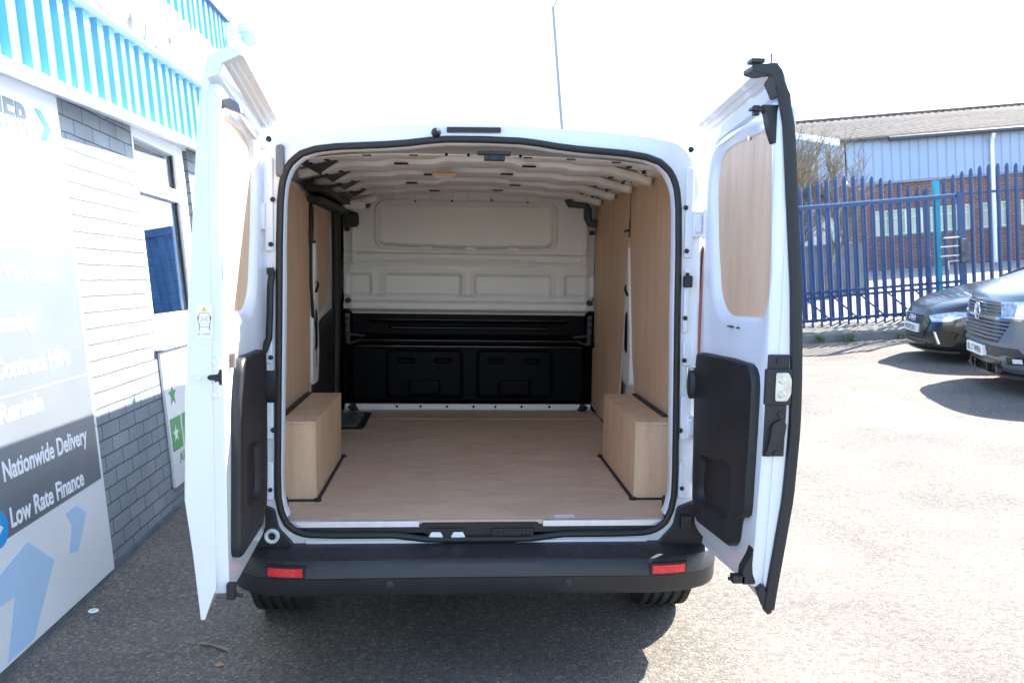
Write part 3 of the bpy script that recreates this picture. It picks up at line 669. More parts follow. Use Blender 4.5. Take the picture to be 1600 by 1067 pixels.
# grey transporter
V, fxv = car('parked_van', (5.72, 5.82, hy(5.6, 5.7)), (-.958, .286), 'dark grey passenger van parked nose out, nearest the camera at the right edge', 'van',
    [(.24, .10), (.32, .03), (.5, .0), (.75, .02), (.98, .05), (1.05, .10), (1.10, .19), (1.16, .34), (1.22, .54), (1.28, .74), (1.33, .90), (1.45, 1.08), (1.65, 1.45), (1.83, 1.80), (1.90, 2.0), (1.94, 2.4)],
    [(.24, 4.85), (.5, 4.92), (1.3, 4.9), (1.83, 4.72), (1.94, 4.4)],
    [(.24, .86), (.32, .92), (.6, .95), (1.05, .95), (1.33, .92), (1.65, .84), (1.83, .78), (1.90, .72), (1.94, .5)],
    [.24, .28, .32, .4, .5, .6, .7, .8, .88, .95, .99, 1.02, 1.045, 1.07, 1.10, 1.13, 1.16, 1.19, 1.22, 1.25, 1.28, 1.305, 1.33, 1.39, 1.45, 1.55, 1.65, 1.75, 1.83, 1.87, 1.90, 1.92, 1.94],
    [(.24, .45), (1.05, .42), (1.3, .3), (1.95, .3)], .2, 3, GRYM, 1.33, 1.83, 3.0, 1.66, .33, 2.6)
UP = [(-.56, .975), (-.50, .83), (.50, .83), (.56, .975)]; LO = [(-.70, .785), (-.52, .56), (.52, .56), (.70, .785)]
for nm, Q, zs in (('upper_grille', UP, [.85, .885, .92, .955]), ('lower_grille', LO, [.60, .64, .68, .72, .76])):
    g = panel(V, fxv, nm, Q, BKP, .006); b = B()
    for z in zs:
        hw = (.50+.06*(z-.83)/.13) if nm[0] == 'u' else (.52+.18*(z-.56)/.225)
        yy = [-hw+2*hw*k/24 for k in range(25)]
        b.loft([[(fxv(y, z)+.018, y, z-.008), (fxv(y, z)+.02, y, z+.006), (fxv(y, z)-.01, y, z+.008), (fxv(y, z)-.01, y, z-.008)] for y in yy], True, True, True)
    b.build('slats', mat('slat_satin', (.20, .22, .25), .3, .5), g, ang=30)
b = B(); yy = [-.80+1.6*k/30 for k in range(31)]
b.loft([[(fxv(y, .81)+.022, y, .795+.012*abs(y)**2), (fxv(y, .81)+.022, y, .82+.012*abs(y)**2), (fxv(y, .81)-.01, y, .82), (fxv(y, .81)-.01, y, .795)] for y in yy], True, True, True); b.build('chrome_bar', CHR, V, ang=30)
xe = fxv(0, .85)+.03; bd = B(); bd.ring([(xe, .088*cos(2*pi*k/32), .855+.088*sin(2*pi*k/32)) for k in range(32)], .009, 8)
for pts in ([(-.052, .915), (-.018, .80), (0, .845), (.018, .80), (.052, .915)], [(-.028, .93), (0, .875), (.028, .93)]):
    bd.tube([(xe+.002, y, z) for y, z in pts], .007, 6)
bd.build('badge', CHR, V, ang=60)
HV = [(.50, .98), (.56, .80), (.72, .80), (.90, .83), (.935, .93), (.93, .99), (.80, 1.0)]
for s in (1, -1):
    h = panel(V, fxv, 'headlight', HV if s > 0 else mirror(HV), LAMP, .006)
    for Q, m_ in (([(.56, .825), (.585, .805), (.90, .845), (.90, .865), (.60, .83)], LAMPW), ([(.74, .85), (.86, .865), (.88, .96), (.76, .96)], LAMPW)):
        panel(V, fxv, 'light_unit', Q if s > 0 else mirror(Q), m_, .012, 4, h)
    Q = [(.62, .34), (.64, .42), (.84, .44), (.86, .36)]; f = panel(V, fxv, 'fog_lamp', Q if s > 0 else mirror(Q), BKP, .006)
    Q = [(.72, .365), (.72, .41), (.81, .415), (.81, .37)]; panel(V, fxv, 'fog_lens', Q if s > 0 else mirror(Q), LAMPW, .012, 3, f)
Q = [(-.86, .43), (-.80, .52), (.80, .52), (.86, .43), (.60, .44), (.5, .40), (-.5, .40), (-.60, .44)]; panel(V, fxv, 'bumper_band', Q, mat('satin_dark_trim', (.03, .034, .04), .4), .006)
Q = [(-.55, .37), (-.5, .28), (.5, .28), (.55, .37)]; panel(V, fxv, 'lower_intake', Q, BKP, .007)
nplate(V, fxv, .445, 'BL17 WEN', .04)
b = B(); b.loft([[(fxv(y, .26)+.07, y, .20), (fxv(y, .26)+.07, y, .222), (fxv(y, .26)-.05, y, .235), (fxv(y, .26)-.05, y, .20)] for y in [-.82+.05*k for k in range(34)]], True, True, True)
for y in (-.42, -.2, .2, .42): b.box(fxv(y, .26)-.0, fxv(y, .26)+.05, y-.012, y+.012, .222, .30)
b.build('front_splitter', BKP, V, ang=30)
for R_, f_, zb, wb in ((A, fxa, 1.0, .84), (V, fxv, 1.30, .92)):
    for s in (1, -1):
        x = f_(0, zb)-(1.5 if R_ is A else 1.35); b = B(); b.lathe([(.001, -.09), (.06, -.08), (.085, -.02), (.085, .05), (.06, .08), (.001, .085)], (x+.3, s*(wb+.17), zb+.12), 'y', 14)
        b.tube([(x+.3, s*(wb-.02), zb+.02), (x+.3, s*(wb+.12), zb+.08)], .03, 8); b.build('wing_mirror', BLKM if R_ is A else GRYM, R_, ang=50)

# ================================================================ SMALL LITTER
def litter(name, loc, label, cat): return tag(empty(name, loc), label, cat)
w = B(); w.lathe([(.010, .0), (.010, .006), (.019, .006), (.021, .003), (.020, 0)], (0, 0, .002), 'z', 24)
o = w.build('washer', STK, None, ang=40); o.location = (-1.63, .60, 0); tag(o, 'small white ring lying on tarmac beside the brick wall', 'litter')
w = B(); w.tube([(-.065, .03, .008), (-.02, .012, .011), (.03, -.012, .008), (.06, -.035, .009)], .006, 7); o = w.build('twig', TWIG, None, ang=60); o.location = (-1.02, .24, 0); tag(o, 'short straight brown twig on the shaded tarmac behind the van', 'litter')
w = B(); w.add([(-.02, 0, .006), (0, .012, .012), (.018, .003, .006), (0, -.012, .005)], [(0, 1, 2, 3)]); o = w.build('dry_leaf', mat('leaf_brown', (.35, .20, .10), .7), None, ang=0, fix=False, solid=.0015); o.location = (-.96, .09, 0); tag(o, 'small dry brown leaf flake close to the twig', 'litter')
w = B()
for k in range(1500):
    t = random.random(); y = -1.2+t*5.5; e = min(abs(random.gauss(0, .07)), .3); x = -1.70-.0327*(y-1.0)+.0+e; r = random.uniform(.002, .009)*(1.4 if random.random() < .08 else 1)
    z = r*.4; q = [(x+r*cos(a)*random.uniform(.6, 1.2), y+r*sin(a)*random.uniform(.6, 1.2), 0) for a in (0, 1.3, 2.5, 3.8, 5.0)]
    w.add(q+[(x, y, z*1.6)], [(i, (i+1) % 5, 5) for i in range(5)])
tag(w.build('grit', mat('wall_foot_grit', (.20, .17, .13), .95, var=.5, vscale=30), None, ang=0, fix=False), kind='stuff', label='loose grit and crumbled mortar gathered along the wall foot', cat='grit')
# ================================================================ THE WHITE VAN (rear opening plane y = 0)
van = tag(empty('panel_van', (0, 0, 0)), 'white panel van with both rear doors wide open showing a plywood lined load bay', 'van')
HALF = [(0, 1.939), (.13, 1.937), (.19, 1.931), (.26, 1.921), (.33, 1.914), (.42, 1.908), (.50, 1.903), (.575, 1.893), (.625, 1.876), (.658, 1.850), (.680, 1.815), (.692, 1.77), (.698, 1.71), (.703, 1.57), (.707, 1.32), (.712, 1.08), (.718, .765), (.717, .67), (.706, .612), (.688, .573), (.662, .548), (.62, .533), (.52, .529), (.31, .528), (.25, .521), (.195, .513), (.10, .511), (0, .511)]
LOOP = HALF+[(-x, z) for x, z in HALF[-2:0:-1]]
LP = resample(LOOP, 220)
CEN = (0, 1.22)
OUT_H = [(0, 1.990), (.20, 1.986), (.40, 1.978), (.60, 1.962), (.69, 1.944), (.735, 1.905), (.762, 1.84), (.778, 1.74), (.787, 1.4), (.795, 1.0), (.800, .62), (.79, .50), (.70, .492), (0, .490)]
OUT = OUT_H+[(-x, z) for x, z in OUT_H[-2:0:-1]]
RAD = radial(LOOP, CEN, 200); ROUT = radial(OUT, CEN, 200)
def off(pts, d):
    return [tuple(Vector(p)+(Vector(CEN)-Vector(p)).normalized()*d) for p in pts]
# outer body: stack of cross sections from the rear door plane to the nose
def section(y):
    k = sm(0, .14, y); hw = .80+.165*k; nose = sm(3.6, 5.0, y); top = 1.985*(1-.0*y)-.0
    zt = lerp([(0, 1.99), (.3, 1.985), (3.2, 1.98), (3.6, 1.90), (4.25, 1.22), (4.55, 1.08), (4.85, .92), (4.95, .70)], y)
    hw *= 1-.16*nose**2
    zb = .32 if y > .25 else .50-.18*sm(0, .25, y)
    w2 = hw; pts = []
    H = [(0, zt), (.36*hw, zt-.012), (.62*hw, zt-.03), (.78*hw, zt-.055), (.855*hw, zt-.09), (.90*hw, zt-.15), (.925*hw, zt-.24), (.95*hw, zt-.45 if zt > 1.5 else zt-.28), (.98*hw, max(zb+.5, zt-.85) if zt > 1.5 else zb+.42), (hw, zb+.40), (.995*hw, zb+.2), (.97*hw, zb)]
    H[0] = (0, zt)
    return [(x, y, z) for x, z in H]+[(-x, y, z) for x, z in H[::-1]]
b = B()
Y = [.02, .08, .16, .25, .40, .7, 1.2, 1.8, 2.4, 3.0, 3.3, 3.6, 3.8, 4.0, 4.25, 4.4, 4.55, 4.7, 4.85, 4.95]
b.loft([section(y) for y in Y], False, False, True)
b.build('body_shell', PAINT, van, ang=40, fix=False)
# cab glass on the nose slope and the cab doors
b = B(); b.loft([[(x, y, z) for x, z in zip((-.66, -.4, 0, .4, .66), [lerp([(3.62, 1.905), (4.22, 1.27)], y)-d for d in (.06, .02, -.0, .02, .06)])] for y in (3.64, 3.8, 4.0, 4.2)], False); b.build('windscreen', CARGL, van, solid=.004)
for s in (1, -1):
    b = B(); b.prism([(3.0, 1.25), (4.1, 1.22), (3.62, 1.78), (3.05, 1.80)], lambda y, z, d: (s*(.955-.09*sm(1.2, 1.9, z)+d), y, z), -.05, .002); b.build('cab_window', CARGL, van, ang=0)
# rear frame: the painted ring round the opening
b = B()
R0 = RAD; R1 = ROUT
b.loft([[(x, .004, z) for x, z in R0], [(x, .0, z) for x, z in off(R0, -.018)], [(x*.5+u*.5, .002, z*.5+w*.5) for (x, z), (u, w) in zip(R0, R1)], [(x, .004, z) for x, z in R1], [(x*1.012, .02, z*1.001) for x, z in R1], [(x*1.035, .05, .49+(z-.49)*1.0) for x, z in R1]], True)
b.build('rear_frame', PAINT, van, ang=30)
_k0 = [i for i, p in enumerate(RAD) if p[1] > .575]; _st = next(i for i in range(200) if RAD[i][1] > .575 and RAD[i-1][1] <= .575); RADO = RAD[_st:]+RAD[:_st]; RADO = [p for p in RADO if p[1] > .575]
b = B(); I0 = off(RADO, .006); I1 = off(RADO, .012); I2 = off(RADO, .016)
b.loft([[(x, .0, z) for x, z in I0], [(x, .006, z) for x, z in I1], [(x, .02, z) for x, z in I2], [(x, .05, z) for x, z in I2], [(x, .058, z) for x, z in off(RADO, .008)], [(x, .075, z) for x, z in off(RADO, -.07)]], False)
b.build('opening_flange', PAINT, van, ang=40)
b = B(); b.ring([(x, -.004, z) for x, z in LP], .0125, 8); b.build('weather_seal', RUB, van, ang=60)
# jamb details
for s in (1, -1):
    b = B()
    for z0, z1, x0, x1 in ((1.54, 1.86, .722, .752), (1.27, 1.50, .726, .745), (1.15, 1.245, .73, .768), (.88, 1.04, .728, .772), (.66, .80, .73, .76)):
        b.box(s*x0, s*x1, -.010, .006, z0, z1)
    b.split('jamb_plate', PAINT, van, ang=30, bevel=.006)
    b = B()
    for x, z, r in ((.733, 1.921, .011), (.722, 1.718, .0085), (.730, 1.565, .0085), (.733, 1.325, .0085), (.735, 1.172, .0085), (.729, .915, .009), (.742, .70, .008)):
        b.lathe([(r, -.012), (r, -.016), (r*.5, -.020), (.0005, -.020)], (s*x, 0, z), 'y', 14)
    b.split('jamb_plug', RUB, van, ang=40)
    for zc_ in (1.66, .93):
        b = B(); b.box(s*.748, s*.80, -.03, .004, zc_-.045, zc_+.045); b.tube([(s*.79, -.028, zc_-.05), (s*.79, -.028, zc_+.05)], .013, 10); b.box(s*.752, s*.775, -.04, -.028, zc_-.03, zc_+.03)
        b.build('door_hinge', PAINT, van, ang=40, bevel=.004)
    # tail lamp on the rear pillar
    P = rpoly([(.784, .70), (.86, .68), (.90, .9), (.90, 1.3), (.86, 1.58), (.80, 1.60), (.785, 1.35), (.79, 1.0)], .03, 3)
    b = B(); b.loft([[(s*x, .05+.5*(x-.78), z) for x, z in P], [(s*x, -.004+.55*(x-.78), z) for x, z in P]], True, True, True); b.build('tail_lamp', DKRED, van, ang=40)
b = B(); b.box(-.712, -.682, -.016, .004, 1.795, 1.905); b.build('jamb_grommet', GREY, van, ang=0, bevel=.012)
b = B(); b.box(.722, .752, -.03, -.004, 1.435, 1.478); b.box(.728, .742, -.026, -.006, 1.478, 1.488); b.build('jamb_stop', BLACK, van, ang=0, bevel=.005)
b = B(); b.box(.745, .778, -.016, -.004, 1.07, 1.15); b.lathe([(.008, -.022), (.008, -.016), (.0, -.016)], (.762, 0, 1.11), 'y', 12); b.lathe([(.008, -.022), (.008, -.016), (.0, -.016)], (.762, 0, 1.135), 'y', 12); b.build('hinge_check', METAL, van, ang=30, bevel=.003)
b = B(); b.tube([(-.728, -.012, 1.475), (-.732, -.022, 1.42), (-.734, -.024, 1.33), (-.738, -.026, 1.24), (-.752, -.03, 1.20), (-.765, -.03, 1.18)], .012, 8); b.box(-.742, -.722, -.03, -.006, 1.46, 1.485); b.build('door_check_strap', RUB, van, ang=50)
# header: high level brake lamp, washer jet, buffer, interior lock striker
b = B(); b.prism(rpoly([(-.128, 1.960), (.06, 1.964), (.06, 1.981), (-.128, 1.978)], .004, 3), lambda x, z, d: (x, d, z), -.010, .006); b.build('header_strip', RUB, van, ang=0)
b = B(); b.lathe([(.006, -.03), (.013, -.024), (.014, -.006), (.017, 0.0), (.017, .004)], (-.165, 0, 1.959), 'y', 16); b.build('washer_jet', RUB, van, ang=40)
b = B(); b.box(-.02, .098, .02, .06, 1.892, 1.904); b.box(.004, .078, .024, .055, 1.872, 1.893); b.box(.012, .022, .018, .026, 1.874, 1.89); b.box(.05, .066, .018, .026, 1.876, 1.888); b.build('lock_striker', BLACK, van, ang=0, bevel=.003)
# ---- load floor and sill
b = B(); b.box(-.80, .80, .03, 2.02, .555, .572); b.build('floor_board', PLYF, van, ang=0, bevel=.0015)
b = B(); b.box(-.80, .80, 2.022, 2.345, .555, .5735); b.build('floor_board', PLYF, van, ang=0, bevel=.0015)
b = B()
for x0, x1 in ((-.684, -.218), (.235, .684)): b.box(x0, x1, .012, .034, .558, .5745); b.box(x0, x1, .010, .014, .545, .5735)
b.split('edge_strip', ALU, van, ang=0, bevel=.001)
b = B(); b.prism([(-.70, .532), (-.20, .532), (-.17, .512), (.17, .512), (.20, .532), (.70, .532), (.70, .5545), (.225, .5545), (.215, .566), (-.205, .566), (-.215, .5545), (-.70, .5545)], lambda x, z, d: (x, d, z), .008, .028)
b.build('sill_cover', BLACK, van, ang=30, bevel=.002)
b = B(); b.box(-.19, -.055, -.004, .008, .540, .552); b.box(-.185, -.06, -.006, .007, .519, .541); b.build('striker_pocket', RUB, van, ang=0)
b = B()
for x0 in (-.185, -.105): b.add([(x0, -.010, .516), (x0+.058, -.010, .516), (x0+.046, -.008, .540), (x0+.012, -.008, .540), (x0, .006, .516), (x0+.058, .006, .516), (x0+.046, .006, .540), (x0+.012, .006, .540)], [(0, 1, 2, 3), (4, 7, 6, 5), (0, 4, 5, 1), (1, 5, 6, 2), (2, 6, 7, 3), (3, 7, 4, 0)])
b.split('striker_lug', PAINT, van, ang=0, bevel=.003)
b = B(); b.box(.045, .20, -.004, .008, .522, .550); b.box(.05, .075, -.008, -.003, .53, .546); b.box(.09, .185, -.010, -.003, .528, .545); b.lathe([(.008, -.016), (.008, -.008), (0, -.008)], (.165, 0, .537), 'y', 12); b.build('floor_latch', BLACK, van, ang=0, bevel=.002)
b = B(); b.box(.03, .22, -.012, -.002, .5155, .5195); b.build('latch_plate', ALU, van, ang=0)
b = B()
for s in (1, -1): b.prism([(s*.026, .480), (s*.20, .482), (s*.62, .49), (s*.62, .513), (s*.27, .509), (s*.20, .5055), (s*.026, .5045)], lambda x, z, d: (x, d, z), -.005, .0)
b.split('sill_flange', PAINT, van, ang=0)
b = B(); b.box(-.03, .022, -.026, .0, .474, .498); b.build('centre_buffer', BLACK, van, ang=0, bevel=.003)
b = B(); b.box(.285, .36, .055, .095, .5722, .5732); b.build('warning_sticker', STK, van, ang=0)
b = B(); b.box(.287, .358, .057, .060, .5733, .5736); b.box(.287, .358, .09, .093, .5733, .5736); b.split('sticker_border', STKR, van, ang=0)
# ---- wheel arch boxes with their black edging
for s in (1, -1):
    b = B(); x0, x1 = (.632, .80)
    b.box(s*x0, s*(x0+.012), .30, 1.005, .574, .876); box_ = None
    b.box(s*x0, s*.80, .292, .302, .574, .876); b.box(s*x0, s*.80, .288, 1.01, .8765, .888); b.box(s*(x0+.012), s*.80, .995, 1.005, .574, .876)
    b.build('wheel_arch_box', PLYV, van, ang=0, bevel=.0015)
    b = B(); b.box(s*(x0-.012), s*x0, .285, 1.03, .5725, .579); b.box(s*(x0-.012), s*.80, .278, .290, .5725, .579)
    b.box(s*.768, s*.79, .40, .99, .8885, .895)
    b.lathe([(.014, .5725), (.014, .583), (0, .584)], (s*(x0-.006), .285, 0), 'z', 12); b.lathe([(.014, .5725), (.014, .583), (0, .584)], (s*(x0-.006), 1.03, 0), 'z', 12)
    b.build('box_edging', RUB, van, ang=0)
    b = B(); b.ring([(s*.715, .13+.012*cos(a)*.6, .60+.030*sin(a)) for a in [2*pi*k/20 for k in range(20)]], .006, 6); b.tube([(s*.72, .13, .574), (s*.715, .13, .60)], .006, 6); b.build('lashing_ring', RUB, van, ang=60)
    b = B(); b.ring([(s*.70+.0, .06+.02*cos(a)*.5, .585+.010*sin(a)) for a in [2*pi*k/16 for k in range(16)]], .004, 6); b.build('lashing_ring', RUB, van, ang=60)
# side door step well, seen beside the left box
b = B(); b.prism(rpoly([(-.80, 1.70), (-.605, 1.70), (-.605, 2.215), (-.80, 2.215)], .02, 3), lambda x, y, d: (x, y, d), .5725, .578); sw = b.build('step_frame', RUB, van, ang=0)
b = B(); b.prism(rpoly([(-.80, 1.76), (-.645, 1.76), (-.645, 2.175), (-.80, 2.175)], .02, 3), lambda x, y, d: (x, y, d), .5782, .5795); b.build('step_plate', METAL, sw, ang=0)
# ---- plywood side walls
b = B(); b.prism([(.40, .60), (1.02, .60), (1.10, .92), (1.19, 1.1), (1.24, 1.35), (1.285, 1.62), (1.29, 1.908), (.40, 1.908)], lambda y, z, d: (d, y, z), .80, .809); b.build('side_panel', PLYV, van, ang=0, bevel=.0015)
b = B(); b.prism([(1.50, .60), (2.345, .60), (2.345, 1.908), (1.296, 1.908), (1.296, 1.66), (1.36, 1.42), (1.39, 1.1), (1.44, .9)], lambda y, z, d: (d, y, z), .797, .806); b.build('side_panel', PLYV, van, ang=0, bevel=.0015)
b = B(); b.prism([(.40, .60), (1.10, .60), (1.16, .95), (1.15, 1.35), (1.13, 1.60), (1.15, 1.80), (.40, 1.87)], lambda y, z, d: (d, y, z), -.809, -.80); b.build('side_panel', PLYV, van, ang=0, bevel=.0015)
b = B(); b.prism(rpoly([(1.27, 1.30), (1.50, 1.22), (1.80, 1.32), (1.88, 1.76), (1.27, 1.79)], .08, 5), lambda y, z, d: (d, y, z), -.822, -.812); b.build('door_panel', PLYV, van, ang=0, bevel=.0015)
# painted inner sides behind the panels
def side(s):
    def f(u, v):
        y = .14+2.25*u; z = .56+1.30*v; d = .84
        for yc, wd in ((.42, .05), (1.24, .10), (2.2, .08)): d -= .030*(1-sm(wd, wd+.03, abs(y-yc)))
        d -= .02*(1-sm(.03, .05, abs(z-1.2)))
        return (s*max(d-.024*sm(1.62, 1.86, z), .812), y, z)
    b = B(); b.grid(f, 110, 60); return b
side(1).build('inner_side', INNER, van, ang=50, fix=False); side(-1).build('inner_side', INNER, van, ang=50, fix=False)
for s in (1, -1):
    p0 = 1.20 if s > 0 else 1.19
    b = B(); L_ = rpoly([(p0-.02, .90), (p0+.14, .90), (p0+.17, 1.05), (p0+.14, 1.3), (p0+.09, 1.62), (p0+.02, 1.3), (p0-.03, 1.05)], .03, 4)
    b.prism(L_, lambda y, z, d: (s*d, y, z), .79, .83); pil = b.build('inner_pillar', INNER, van, ang=30, bevel=.01)
    b = B(); b.prism(rpoly([(p0+.04, 1.06), (p0+.10, 1.08), (p0+.095, 1.26), (p0+.06, 1.28), (p0+.045, 1.2)], .02, 4), lambda y, z, d: (s*d, y, z), .786, .7895); b.build('pillar_slot', DKIN, pil, ang=0)
    b = B(); b.tube([(s*.785, p0+.05, 1.36), (s*.785, p0+.11, 1.39), (s*.79, p0+.10, 1.41)], .007, 6); b.build('cable_clip', RUB, pil, ang=60)
b = B(); b.box(.793, .797, 1.28, 1.292, 1.655, 1.74); b.box(.789, .7965, 1.29, 1.40, 1.685, 1.697); b.build('panel_clip', RUB, van, ang=0)
b = B(); b.box(.7965, .7995, 1.286, 1.2955, 1.66, 1.905); b.build('panel_joint', mat('joint_shadow_gap', (.16, .11, .07), .8), van, ang=0)
b = B(); b.tube([(-.796, 1.17, 1.80), (-.792, 1.14, 1.72), (-.790, 1.13, 1.60), (-.792, 1.14, 1.40), (-.794, 1.20, 1.24), (-.796, 1.26, 1.12), (-.796, 1.28, .98)], .0085, 6); b.tube([(-.79, 1.13, 1.60), (-.785, 1.22, 1.605)], .006, 6); b.box(-.797, -.785, 1.115, 1.15, 1.58, 1.66); b.build('side_cable', RUB, van, ang=60)
# left sliding door: dark lower trim, dark seal pillar, top rail cover
b = B(); b.prism(rpoly([(1.28, .60), (2.12, .60), (2.12, 1.22), (1.95, 1.24), (1.55, 1.20), (1.30, 1.12), (1.24, .9)], .04, 4), lambda y, z, d: (d, y, z), -.818, -.80); b.build('sliding_door_trim', BLACK, van, ang=0, bevel=.006)
b = B(); b.tube([(-.80, 1.98, .60), (-.795, 2.00, 1.0), (-.79, 1.99, 1.4), (-.785, 1.93, 1.80)], .026, 8); b.build('sliding_door_seal', RUB, van, ang=60)
b = B(); b.loft([[(-.69, y, 1.875+.02*t), (-.60-.0*t, y, 1.93+.01*t), (-.61, y, 1.955+.01*t), (-.72, y, 1.905+.02*t)] for y, t in ((.17, 0), (.5, .4), (1.0, .8), (2.1, 1))], True, True, True); b.build('roof_rail_cover', BLACK, van, ang=30)
b = B(); b.box(-.80, -.70, 1.0, 2.25, 1.835, 1.862); b.box(-.80, -.73, 1.1, 2.2, 1.79, 1.82); b.build('door_runner', RUB, van, ang=0, bevel=.004)
b = B(); b.tube([(-.74, 1.9, 1.84), (-.66, 2.0, 1.86), (-.58, 2.1, 1.89)], .022, 8); b.box(-.80, -.62, 1.96, 1.985, 1.815, 1.855); b.build('runner_bracket', INNER, van, ang=50)
b = B(); b.box(-.78, -.68, 2.12, 2.2, 1.72, 1.81); b.box(-.66, -.62, 2.12, 2.3, 1.84, 1.90); b.build('hinge_cover', BLACK, van, ang=0, bevel=.02)
# ---- roof skin, ribs, rails, lamp
def ceil(u, v):
    x = -.80+1.6*u; y = .12+2.3*v; return (x, y, 1.985-.07*sm(.60, .82, abs(x))-.012*(abs(x)/.8)**2)
b = B(); b.grid(ceil, 40, 20); b.build('roof_lining', INNER, van, ang=60, fix=False)
for i, y in enumerate((.40, .80, 1.22, 1.66, 2.1)):
    b = B(); loops = []
    for k in range(61):
        x = -.78+1.56*k/60; ax = abs(x)
        z = 1.942-.016*sm(.14, .20, ax)-.012*sm(.36, .42, ax)-.022*sm(.56, .68, ax)-.022*sm(.68, .78, ax)
        hw = .100-.03*sm(.5, .62, ax)-.045*sm(.62, .74, ax)
        loops.append([(x, y-hw-.018, z+.034), (x, y-hw-.002, z+.006), (x, y-hw+.018, z), (x, y+hw-.018, z), (x, y+hw+.002, z+.006), (x, y+hw+.018, z+.034)])
    b.loft(loops, False); rb = b.build('roof_rib', INNER, van, ang=35, fix=False, solid=.002)
    b = B()
    for xa in ((-.33, .22) if i % 2 else (-.22, .15)):
        b.box(xa-.03, xa+.03, y-.125, y-.112, 1.937-.01*(abs(xa) > .2)-.012*(abs(xa) > .39), 1.9385-.01*(abs(xa) > .2)-.012*(abs(xa) > .39)+.005)
    for s in (1, -1):
        b.lathe([(.012, -.002), (.012, .002), (0, .002)], (s*.60, y, 1.904), 'z', 12); b.box(s*.655, s*.665, y-.02, y+.025, 1.885, 1.890)
    b.split('rib_slot', DKIN, rb, ang=0)
b = B(); b.loft([[(.80, y, 1.912), (.765, y, 1.908), (.725, y, 1.918), (.705, y, 1.932), (.72, y, 1.952)] for y in (.16, .8, 1.5, 2.34)], False); rr_ = b.build('roof_rail', INNER, van, ang=30, fix=False, solid=.003)
b = B()
for k in range(14):
    y = .22+.155*k; b.box(.722, .738, y, y+.02+.015*(k % 3), 1.912, 1.919)
    if k % 2: b.lathe([(.006, 1.908), (.006, 1.912), (0, 1.912)], (.75, y+.07, 0), 'z', 10)
b.split('rail_hole', DKIN, rr_, ang=0)
b = B(); b.loft([[(x, .13, 1.900-.03*(abs(x)/.66)**4), (x, .20, 1.915-.04*(abs(x)/.66)**4), (x, .24, 1.955-.06*(abs(x)/.66)**4)] for x in [-.66+.033*k for k in range(41)]], False); hd = b.build('header_inner', INNER, van, ang=35, fix=False, solid=.002)
b = B()
for x in (-.42, -.25, .17, .33, .5): b.box(x-.016, x+.016, .150, .158, 1.898-.03*(abs(x)/.66)**4, 1.906-.03*(abs(x)/.66)**4)
for x in (-.13, -.05, .14): b.lathe([(.006, .127), (.006, .131), (0, .131)], (x, 0, 1.902), 'y', 10)
b.split('header_slot', DKIN, hd, ang=0)
b = B(); b.prism(rpoly([(-.21, 1.02), (-.09, 1.02), (-.09, 1.08), (-.21, 1.08)], .015, 4), lambda x, y, d: (x, y, d), 1.915, 1.932); il = b.build('interior_lamp', AMB, van, ang=0, bevel=.004)
b = B(); b.prism(rpoly([(-.195, 1.03), (-.105, 1.03), (-.105, 1.07), (-.195, 1.07)], .01, 4), lambda x, y, d: (x, y, d), 1.911, 1.9145); b.build('lamp_lens', STK, il, ang=0)
# ---- bulkhead relief
def rbox(x, z, cx, cz, hx, hz, r):
    qx, qz = abs(x-cx)-hx+r, abs(z-cz)-hz+r
    return min(max(qx, qz), 0)+sqrt(max(qx, 0)**2+max(qz, 0)**2)-r
def bulk(u, v):
    x = -.80+1.60*u; z = 1.185+.785*v; d = 0.0
    zz = z+.012*(1-min(1, abs(x)/.55)) if z < 1.75 else z
    k = rbox(x, zz, -.025, 1.748, .555, .133, .055); d += .034*(1-sm(-.022, .010, k)); d -= .014*(1-sm(.006, .016, abs(k-.010)))
    d += .012*(1-sm(0, .012, abs(z-1.585)-.004+.05*max(0, abs(x)-.72)))
    d -= .020*(1-sm(.020, .028, abs(z-1.545)))*(1-sm(.70, .74, abs(x)))
    d += .007*(1-sm(.002, .006, abs(z-1.528)))*(1-sm(.40, .42, abs(x-.0))) + .007*(1-sm(.002, .006, abs(z-1.54)))*(1-sm(.40, .42, abs(x)))
    d += .010*(1-sm(.002, .010, abs(z-1.50)))
    for cx, hw in ((-.30, .245), (.275, .245), (.70, .09), (-.70, .075)):
        k = rbox(x, z, cx, 1.372, hw, .068, .02); d += .022*(1-sm(-.016, .008, k)); d -= .005*(1-sm(.006, .014, abs(k-.014)))
    d += .022*(1-sm(.0, .02, abs(z-1.285)-.006)); d -= .012*(1-sm(.0, .015, abs(z-1.235)-.02)); d += .05*(1-sm(1.185, 1.225, z))
    if z > 1.90: d -= .02*sm(1.905, 1.915, z)*(1 if any(abs(x-c) < .07 for c in (-.42, -.18, .05, .28, .50)) else .0)
    e = abs(x)-.735; d -= .012*(1-sm(.0, .014, abs(e)-.006)) if z > 1.50 else .0
    d += .03*sm(.74, .80, abs(x))
    return (x, 2.35+d, z)
b = B(); b.grid(bulk, 320, 180); bk = b.build('bulkhead', INNER, van, ang=80, fix=False)
b = B()
for x, z, r in ((-.585, 1.538, .013), (-.485, 1.54, .008), (.56, 1.54, .013), (.45, 1.54, .008), (-.12, 1.90, .007), (.13, 1.91, .007), (-.35, 1.895, .006), (.36, 1.90, .006)):
    b.lathe([(r, 2.334), (r, 2.34), (0, 2.34)], (x, 0, z), 'y', 14)
b.split('bulkhead_hole', DKIN, bk, ang=30)
b = B()
for x in (-.50, -.28, .0, .27, .48):
    for z in (1.885, 1.605): b.box(x-.035, x+.035, 2.337, 2.347, z-.012, z+.012)
for x in (-.33, .22): b.box(x-.035, x+.035, 2.337, 2.347, 1.458, 1.475)
b.split('bulkhead_tab', INNER, bk, ang=0, bevel=.004)
